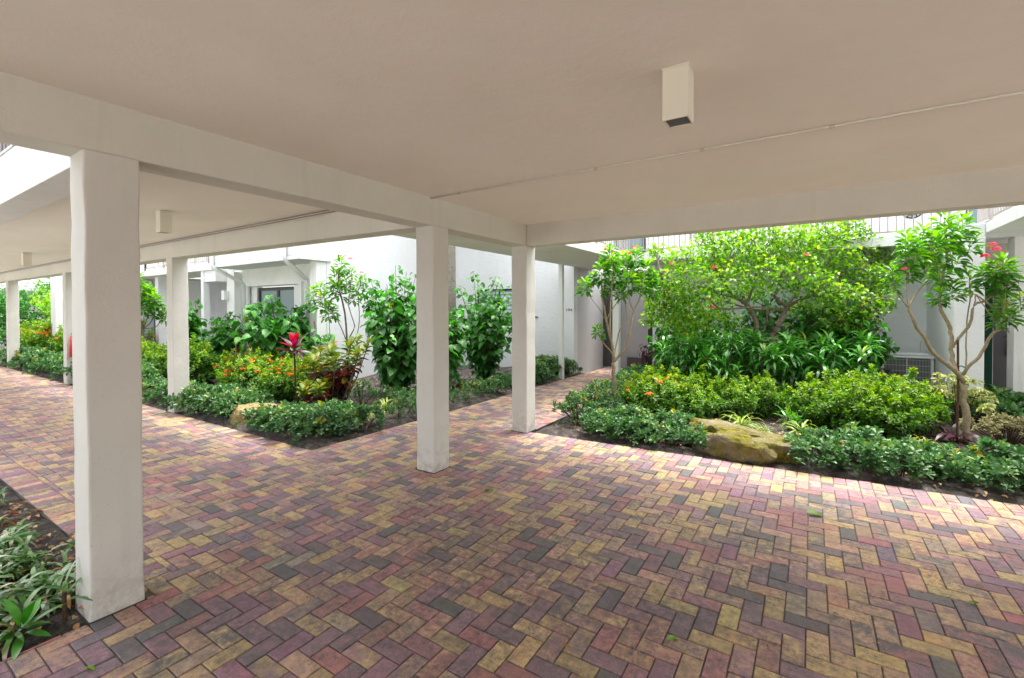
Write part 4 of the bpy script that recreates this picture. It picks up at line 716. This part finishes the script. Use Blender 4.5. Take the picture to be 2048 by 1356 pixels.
def mk_dry():
    root = proto('dry_shrub'); lv = Leaves(66); r = lv.r; st = MB()
    for k in range(120):
        ph = r.uniform(0, 6.28); q = r.uniform(.1, 1); c = (.5 * q * math.cos(ph), .35 * q * math.sin(ph), .34 * (1 - .5 * q * q) * r.uniform(.5, 1)); st.tube([(c[0] * .3, c[1] * .3, 0), c], .004, .002, n=4, cap=False); rosette(lv, c, 7, .05, .012, T_ell, 0, 60, .5, .3)
    lv.build('foliage', L_drysh, root); st.build('stems', m_stem, root); return root
single(mk_dry, 5.25, 2.55, 'dry brownish low shrub right of the forked small tree', 'shrub')

# low glossy border shrubs, in runs
ORD = 'first second third fourth fifth sixth seventh eighth ninth tenth eleventh twelfth thirteenth fourteenth fifteenth sixteenth seventeenth eighteenth nineteenth twentieth'.split()
def run(kind, pts, label, group, cat='shrub', jit=.05, s0=.9, s1=1.15, z=0., sz=None):
    """pts are listed outward from the landmark that the label names; {o} in the label becomes the ordinal"""
    R = random.Random(len(pts) * 31 + int(pts[0][0] * 10))
    for i, (x, y) in enumerate(pts):
        k = R.uniform(s0, s1); kind.put(x + R.uniform(-jit, jit), y + R.uniform(-jit, jit), z, label.replace('{o}', ORD[min(i, 19)]), cat, group, sc=k, sz=k * (sz or 1))
H1, H2 = 'low shrubs between corner pillar and mossy boulder', 'low shrubs beyond the mossy boulder'
run(LOW, [(.85 + .3 * i, .40) for i in range(5)], '{o} glossy low shrub from the corner pillar in the brick edge row', H1, s0=.8, s1=1.0, sz=.85)
run(LOW, [(.8 + .32 * i, .72) for i in range(4)], '{o} glossy low shrub from the corner pillar in the second row', H1, s0=.8, s1=1.0, sz=.9)
run(LOW, [(3.25 + .36 * i, .43) for i in range(9)], '{o} glossy low shrub past the mossy boulder in the brick edge row', H2, s0=.8, s1=1.08, sz=.85)
run(LOW, [(3.3 + .38 * i, .82) for i in range(8)], '{o} glossy low shrub past the mossy boulder in the second row', H2, s0=.85, s1=1.05, sz=.9)
run(SP, [(.45, .75), (.25, 1.0), (.55, 1.25), (.3, 1.5), (.2, 2.0), (.1, 2.5), (.3, 3.0), (.05, 3.5)], '{o} loose twiggy low shrub along the narrow path behind the corner pillar', 'loose shrubs along the narrow path by the corner pillar')
run(LOW, [(.0, 4.0), (.6, 4.3), (.1, 4.5), (.75, 4.8), (.3, 4.9), (-.0, 5.0)], '{o} blue green low shrub toward the entry recess past the slim small tree', 'low shrubs by the entry recess')
run(LOW, [(5.35, 3.5), (5.15, 3.9), (5.75, 3.7), (5.5, 4.1), (6.1, 3.6), (5.9, 4.2)], '{o} glossy shrub in the clump before the dark door, nearest the forked tree first', 'low shrubs in front of the dark door', s0=1.1, s1=1.3)
H3, H4, H5 = 'low shrubs at the path corner below the croton', 'low shrubs round the slim pillar', 'low shrubs along the far side walkway'
run(LOW, [(-2.15 - .34 * i, -1.72) for i in range(4)], '{o} low shrub from the path corner in the brick edge row below the croton', H3, s0=.9, s1=1.1, sz=.88)
run(LOW, [(-2.05, -1.0), (-2.1, -1.38), (-2.46, -1.38), (-2.7, -1.05), (-2.82, -1.38), (-3.18, -1.38)], '{o} low shrub from the path in the second row below the croton', H3, s0=.9, s1=1.1, sz=.88)
run(LOW, [(-4.2 - .35 * i, -1.72) for i in range(4)], '{o} low shrub from the tan boulder toward the slim pillar at the brick edge', H4, s0=1., s1=1.15)
run(LOW, [(-4.4 - .4 * i, -1.35) for i in range(3)], '{o} low shrub from the tan boulder toward the slim pillar in the second row', H4, s0=1., s1=1.15)
run(LOW, [(-6.05 - .45 * i, -1.7) for i in range(3)], '{o} low shrub just beyond the slim pillar', H4, s0=1., s1=1.15)
run(LOW, [(-8.0 - .5 * i, -1.65) for i in range(20)], '{o} low shrub down the side walkway edge beyond the yellow tan boulder', H5, s0=1.2, s1=1.5)
run(LOW, [(-9 - .9 * i, -1.2) for i in range(9)], '{o} low shrub down the side walkway in the row behind the edge', H5, s0=1.2, s1=1.5)
run(SP, [(-2.0, -.45), (-1.98, .0), (-2.0, .6), (-2.0, 1.1), (-2.02, 1.6)], '{o} sparse low shrub along the narrow path behind the free standing pillar', 'sparse shrubs behind the free standing pillar', s0=.7, s1=.85)
run(LOW, [(-2.05, 2.1), (-2.1, 2.9), (-2.4, 3.0), (-2.05, 3.3)], '{o} low shrub along the path edge by the path light', 'low shrubs near the path light', s0=.7, s1=.85)
run(LOW, [(-2.05, 3.8), (-2.1, 4.1), (-2.5, 4.3), (-2.25, 4.5), (-2.6, 4.9), (-2.15, 4.95), (-2.1, 5.25)], '{o} dark bushy shrub toward the house number at the white wall foot', 'dark shrubs by the thin post', s0=1.05, s1=1.35)
run(SP, [(-2.5, .3), (-2.6, .9), (-2.9, .3), (-3.3, -.0), (-2.4, 1.9), (-3.2, 2.0), (-3.6, 2.4)], '{o} sparse small shrub on the bare soil among the chenille plant stems', 'sparse shrubs among the chenille plants', s0=.8, s1=1.)
# ixora masses
run(IXF, [(.95, 1.9), (1.25, 1.5)], '{o} orange flowered ixora from the slim small tree', 'orange flowered ixora by the slim small tree', sz=.9)
run(IX, [(1.45, 2.0), (1.2, 2.3), (.9, 2.9)], '{o} flowerless ixora behind the orange flowered ones by the slim tree', 'ixora shrubs beside the slim small tree')
run(IX, [(1.7, 1.75), (1.75, 2.4), (2.15, 2.3), (2.6, 2.5), (2.1, 2.9), (1.55, 2.9), (2.65, 3.0)], '{o} nearest yellow green ixora shrub behind the mossy boulder', 'ixora shrubs behind the mossy boulder', s0=.85, s1=1.)
run(IX, [(3.7, 2.1), (4.0, 2.1), (3.2, 2.35), (4.25, 2.5), (3.95, 2.75), (3.45, 2.8), (4.35, 3.0), (3.7, 3.1)], '{o} nearest olive green ixora shrub before the air conditioner', 'ixora shrubs in front of the air conditioner', s0=.95, s1=1.1)
run(IXF, [(-4.4, -.3), (-4.7, .1), (-4.9, -.55), (-5.3, -.1), (-5.6, -.9), (-5.9, -.45), (-6.2, .1), (-6.9, -.3), (-6.9, .2)], '{o} orange dotted ixora shrub going from the croton to the slim pillar', 'orange flowering ixora shrubs', s0=1., s1=1.2)
run(IX, [(-8.2, -.6), (-9.0, -.8), (-9.4, -.1), (-9.9, -.6), (-10.8, -.7), (-11.8, -.5)], '{o} bright green ixora beyond the slim pillar, seen past the thick pillar', 'ixora shrubs seen past the thick pillar', s0=1.2, s1=1.4)
run(IXF, [(-14.5 - .9 * i, -.8 + .15 * (i % 3)) for i in range(8)] + [(-15 - i, .3) for i in range(6)], '{o} distant ixora shrub beyond the end pillars of the side walkway', 'distant ixora shrubs', s0=1.4, s1=1.9)
# extra flower heads already sit on the shrubs; front left soil bed
def mk_rh(seed):
    def f():
        root = proto('trailing_plant'); lv = Leaves(seed); r = lv.r; st = MB()
        for k in range(10):
            c = np.array([r.normal(0, .12), r.normal(0, .12), r.uniform(.04, .16)]); n = 11; ph = r.uniform(0, 6.28) + np.arange(n) * 2.4; el = np.radians(r.uniform(0, 65, n)); lean = r.uniform(0, 6.28)
            d = np.stack([np.cos(ph) * np.cos(el) + .5 * math.cos(lean), np.sin(ph) * np.cos(el) + .5 * math.sin(lean), np.sin(el)], 1); lv.add(np.tile(c, (n, 1)), d, r.uniform(.10, .19, n), .012, r.uniform(.15, 1, n) ** .8, T_strap)
            st.tube([(0, 0, 0), tuple(c)], .006, .005, n=4)
        lv.build('foliage', L_rhoeo, root); st.build('stems', m_stem, root); return root
    return f
RH = Kind([mk_rh(71), mk_rh(72), mk_rh(73)])
R = random.Random(8)
for i in range(16):
    x = -.25 - R.uniform(.0, 1.0); y = -4.62 - R.uniform(0, .5) - (.0 if x < -.3 else .15)
    RH.put(x, y, -.01, 'silvery strap leaved trailing plant against the foot of the thick near pillar', 'plant', 'trailing plants at the foot of the thick pillar', sc=R.uniform(.8, 1.1))
for x, y in ((-1.95, -4.55), (-2.3, -4.75), (-2.6, -4.5), (-1.9, -5.0)): RH.put(x, y, 0, 'ragged brown tipped trailing plant alone on the bare soil', 'plant', 'trailing plants on the bare soil', sc=.7)
single(mk_strap(75, [(0, 0, .05)], .17, .019, 18, L_strap, T_strap0, .45, 'green_rosette', -8, 75), -.14, -4.72, 'fresh green pointed leaf rosette at the brick edge in front of the thick pillar', 'plant')
single(mk_strap(76, [(0, 0, .16)], .16, .013, 9, L_rhoeo, T_strap0, .35, 'green_rosette', 0, 60), -.14, -4.56, 'slender green shoot leaning across the thick pillar foot', 'plant')
# litter
def litter(name, x0, x1, y0, y1, n, seed, label, L=.05):
    lv = Leaves(seed); r = lv.r; P = np.stack([r.uniform(x0, x1, n), r.uniform(y0, y1, n), r.uniform(.0, .05, n)], 1); a = r.uniform(0, 6.28, n); d = np.stack([np.cos(a), np.sin(a), r.normal(0, .3, n)], 1); lv.add(P, d, L * r.uniform(.4, 1.2, n), L * .3, r.uniform(0, 1, n), T_ell)
    o = lv.build(name, L_dry); tag(o, label, 'litter', kind='stuff')
litter('leaf_litter', -2.6, -.05, -5.6, -4.28, 900, 80, 'brown fallen leaves on the soil in front of the thick pillar')
litter('leaf_litter', .1, 6.2, .3, 3.4, 1400, 81, 'dry leaves scattered on the garden soil', .045); litter('leaf_litter', -6, -1.9, -1.8, 4.5, 1200, 82, 'dry leaves scattered under the croton and chenille plants', .05)
litter('leaf_litter', .3, 5.5, -.25, .12, 70, 83, 'small dry leaf bits on the bricks along the right bed', .022); litter('leaf_litter', -6, -1.7, -2.4, -2.0, 60, 84, 'small dry leaf bits on the bricks along the bed below the croton', .022); litter('leaf_litter', -1, 4.5, -4.2, -.3, 60, 85, 'tiny scattered debris on the wide brick floor', .014)
# fallen leaves on the bricks
for i, (x, y, L, m_, tone, rz, lb) in enumerate([(3.18, -.88, .13, L_jat, .75, .2, 'large pale green fallen leaf on the bricks before the mossy boulder'), (.79, -1.89, .10, L_jat, .5, 3.0, 'green fallen leaf on the bricks right of the free standing pillar'), (2.62, -2.97, .07, L_jat, .8, 1., 'bright green small leaf in the foreground bricks'),
    (2.19, -3.29, .05, L_dry, .6, .4, 'tan curled leaf lowest in the foreground'), (3.97, -1.75, .06, L_jat, .5, .8, 'small green leaf lying toward the right side of the bricks'), (4.08, -1.52, .05, L_crot, .9, 2., 'small yellow leaf toward the right side of the bricks'), (2.13, -2.75, .05, L_dry, .8, 1.2, 'thin dry brown sliver of leaf'), (2.95, -2.31, .035, L_dry, .5, .3, 'tiny orange brown leaf in the right foreground'),
    (1.69, -2.04, .05, L_dry, .1, 2.2, 'dark brown crumpled leaf right of the pillar foot'), (.39, -4.62, .06, L_jat, .85, .6, 'bright green leaf scrap near the thick pillar'), (-1.58, -3.09, .06, L_dry, .7, 1.9, 'tan leaf left of the free standing pillar'), (-.4, -3.83, .04, L_dry, .9, .1, 'pale dry chip near the thick pillar'), (3.32, -2.27, .03, L_dry, .2, .1, 'small dark seed pod on the bricks'), (2.5, -1.3, .035, L_dry, .45, .5, 'small amber leaf in the middle of the wide floor')]):
    lv = Leaves(90 + i); lv.add([[0, 0, .012]], [[1, 0, .12]], L, L * .27, tone, T_broad); o = lv.build('fallen_leaf', m_); o.location = (x, y, 0); o.rotation_euler = (0, 0, rz); tag(o, lb, 'leaf', 'leaves fallen on the bricks')
# palm with trunk in front of the jalousie wall, palms and trees far down the walkway
def palm(x, y, h, r, label, fr=14, L=1.9, lean=(0, 0), seed=1):
    root = empty('palm_tree', (x, y, 0), label, 'palm'); tp = Vector((x + lean[0], y + lean[1], h)); MB().tube([(x, y, -.05), (x + lean[0] * .3, y + lean[1] * .3, h * .35), (x + lean[0] * .7, y + lean[1] * .7, h * .7), tp], r, r * .8, n=18).build('trunk', m_palm, root, smooth=True)
    lv = Leaves(seed); q = lv.r; st = MB()
    for k in range(fr):
        a = k * 2.4; el = math.radians(q.uniform(-10, 65)); pts = []
        for i in range(9):
            t = i / 8; e = el - t * 1.3; pts.append(Vector((math.cos(a), math.sin(a), 0)) * (L * t * math.cos(max(-1.2, el - t * .6))) + Vector((0, 0, L * (math.sin(el) * t - .55 * t * t))))
        st.tube([tp + p for p in pts], .012, .004, n=4, cap=False)
        for i in range(1, 26):
            t = i / 26 * 8; j = min(7, int(t)); p = pts[j].lerp(pts[j + 1], t - j); dr = (pts[j + 1] - pts[j]).normalized(); sd = dr.cross(Vector((0, 0, 1))).normalized()
            for sg in (-1, 1): d = dr * .5 + sd * sg - Vector((0, 0, .35)); lv.add([tuple(tp + p)], [tuple(d)], .32 * math.sin(PI * (i / 26) ** .8 + .15) + .1, .012, .5 + q.normal(0, .15), T_ell)
    st.build('frond_ribs', m_bark2, root); lv.build('fronds', L_jat, root).location = (-x, -y, 0); return root
palm(-4.88, 4.1, 6.5, .19, 'stout palm trunk rising beside the free standing pillar', seed=5)
palm(-19.5, 1.6, 2.2, .10, 'small leaning palm far down the side walkway', 16, 1.6, (-1.2, .3), 6)
def bush(name, x, y, h, R_, n, leafm, label, L=.12, seed=0, cat='tree', group=None, trunk=True):
    root = empty(name, (x, y, 0), label, cat, group); lv = Leaves(seed); r = lv.r; tr = MB()
    for k in range(14):
        c = np.array([r.normal(0, .45) * R_, r.normal(0, .45) * R_, h * r.uniform(.35, .95)]); m = n // 14; P = r.normal(0, 1, (m, 3)); P /= np.linalg.norm(P, axis=1, keepdims=True); P = P * (r.uniform(0, 1, m) ** .4)[:, None] * R_ * .45 + c
        d = r.normal(0, 1, (m, 3)); d[:, 2] -= .3; lv.add(P, d, L * r.uniform(.6, 1.2, m), L * .28, .45 + r.normal(0, .2, m), T_ell); tr.tube([(0, 0, 0), (c[0] * .4, c[1] * .4, c[2] * .5), tuple(c)], .05 * h / 3, .015, n=6)
    lv.build('crown', leafm, root); t = tr.build('trunk', m_bark2, root, smooth=True); t.location = (0, 0, 0); return root
for i, (x, y, h, R_, lb) in enumerate([(-17.6, .6, 2.0, 1.0, 'leafy bush behind the distant ixora shrubs, nearest of the far greenery'), (-21.0, .6, 2.3, 1.3, 'round green bush at the end of the side walkway'), (-24, 1.5, 2.8, 1.6, 'dark green bush before the most distant building'), (-25.5, -.5, 2.4, 1.3, 'bush beyond the farthest pillar'), (-22.5, 3.2, 3.2, 1.6, 'tall bush partly hidden by the leaning palm'), (-26, -2.5, 2.0, 1.2, 'bush beside the dark sided stairs')]):
    bush('far_bush', x, y, h, R_, 2600, [L_big, L_hib, L_jat][i % 3], lb, .16, 200 + i, 'bush', 'bushes at the end of the side walkway')
for k in list(bpy.data.objects):
    if k.type == 'EMPTY' and k.parent is None and not k.children: bpy.data.objects.remove(k)
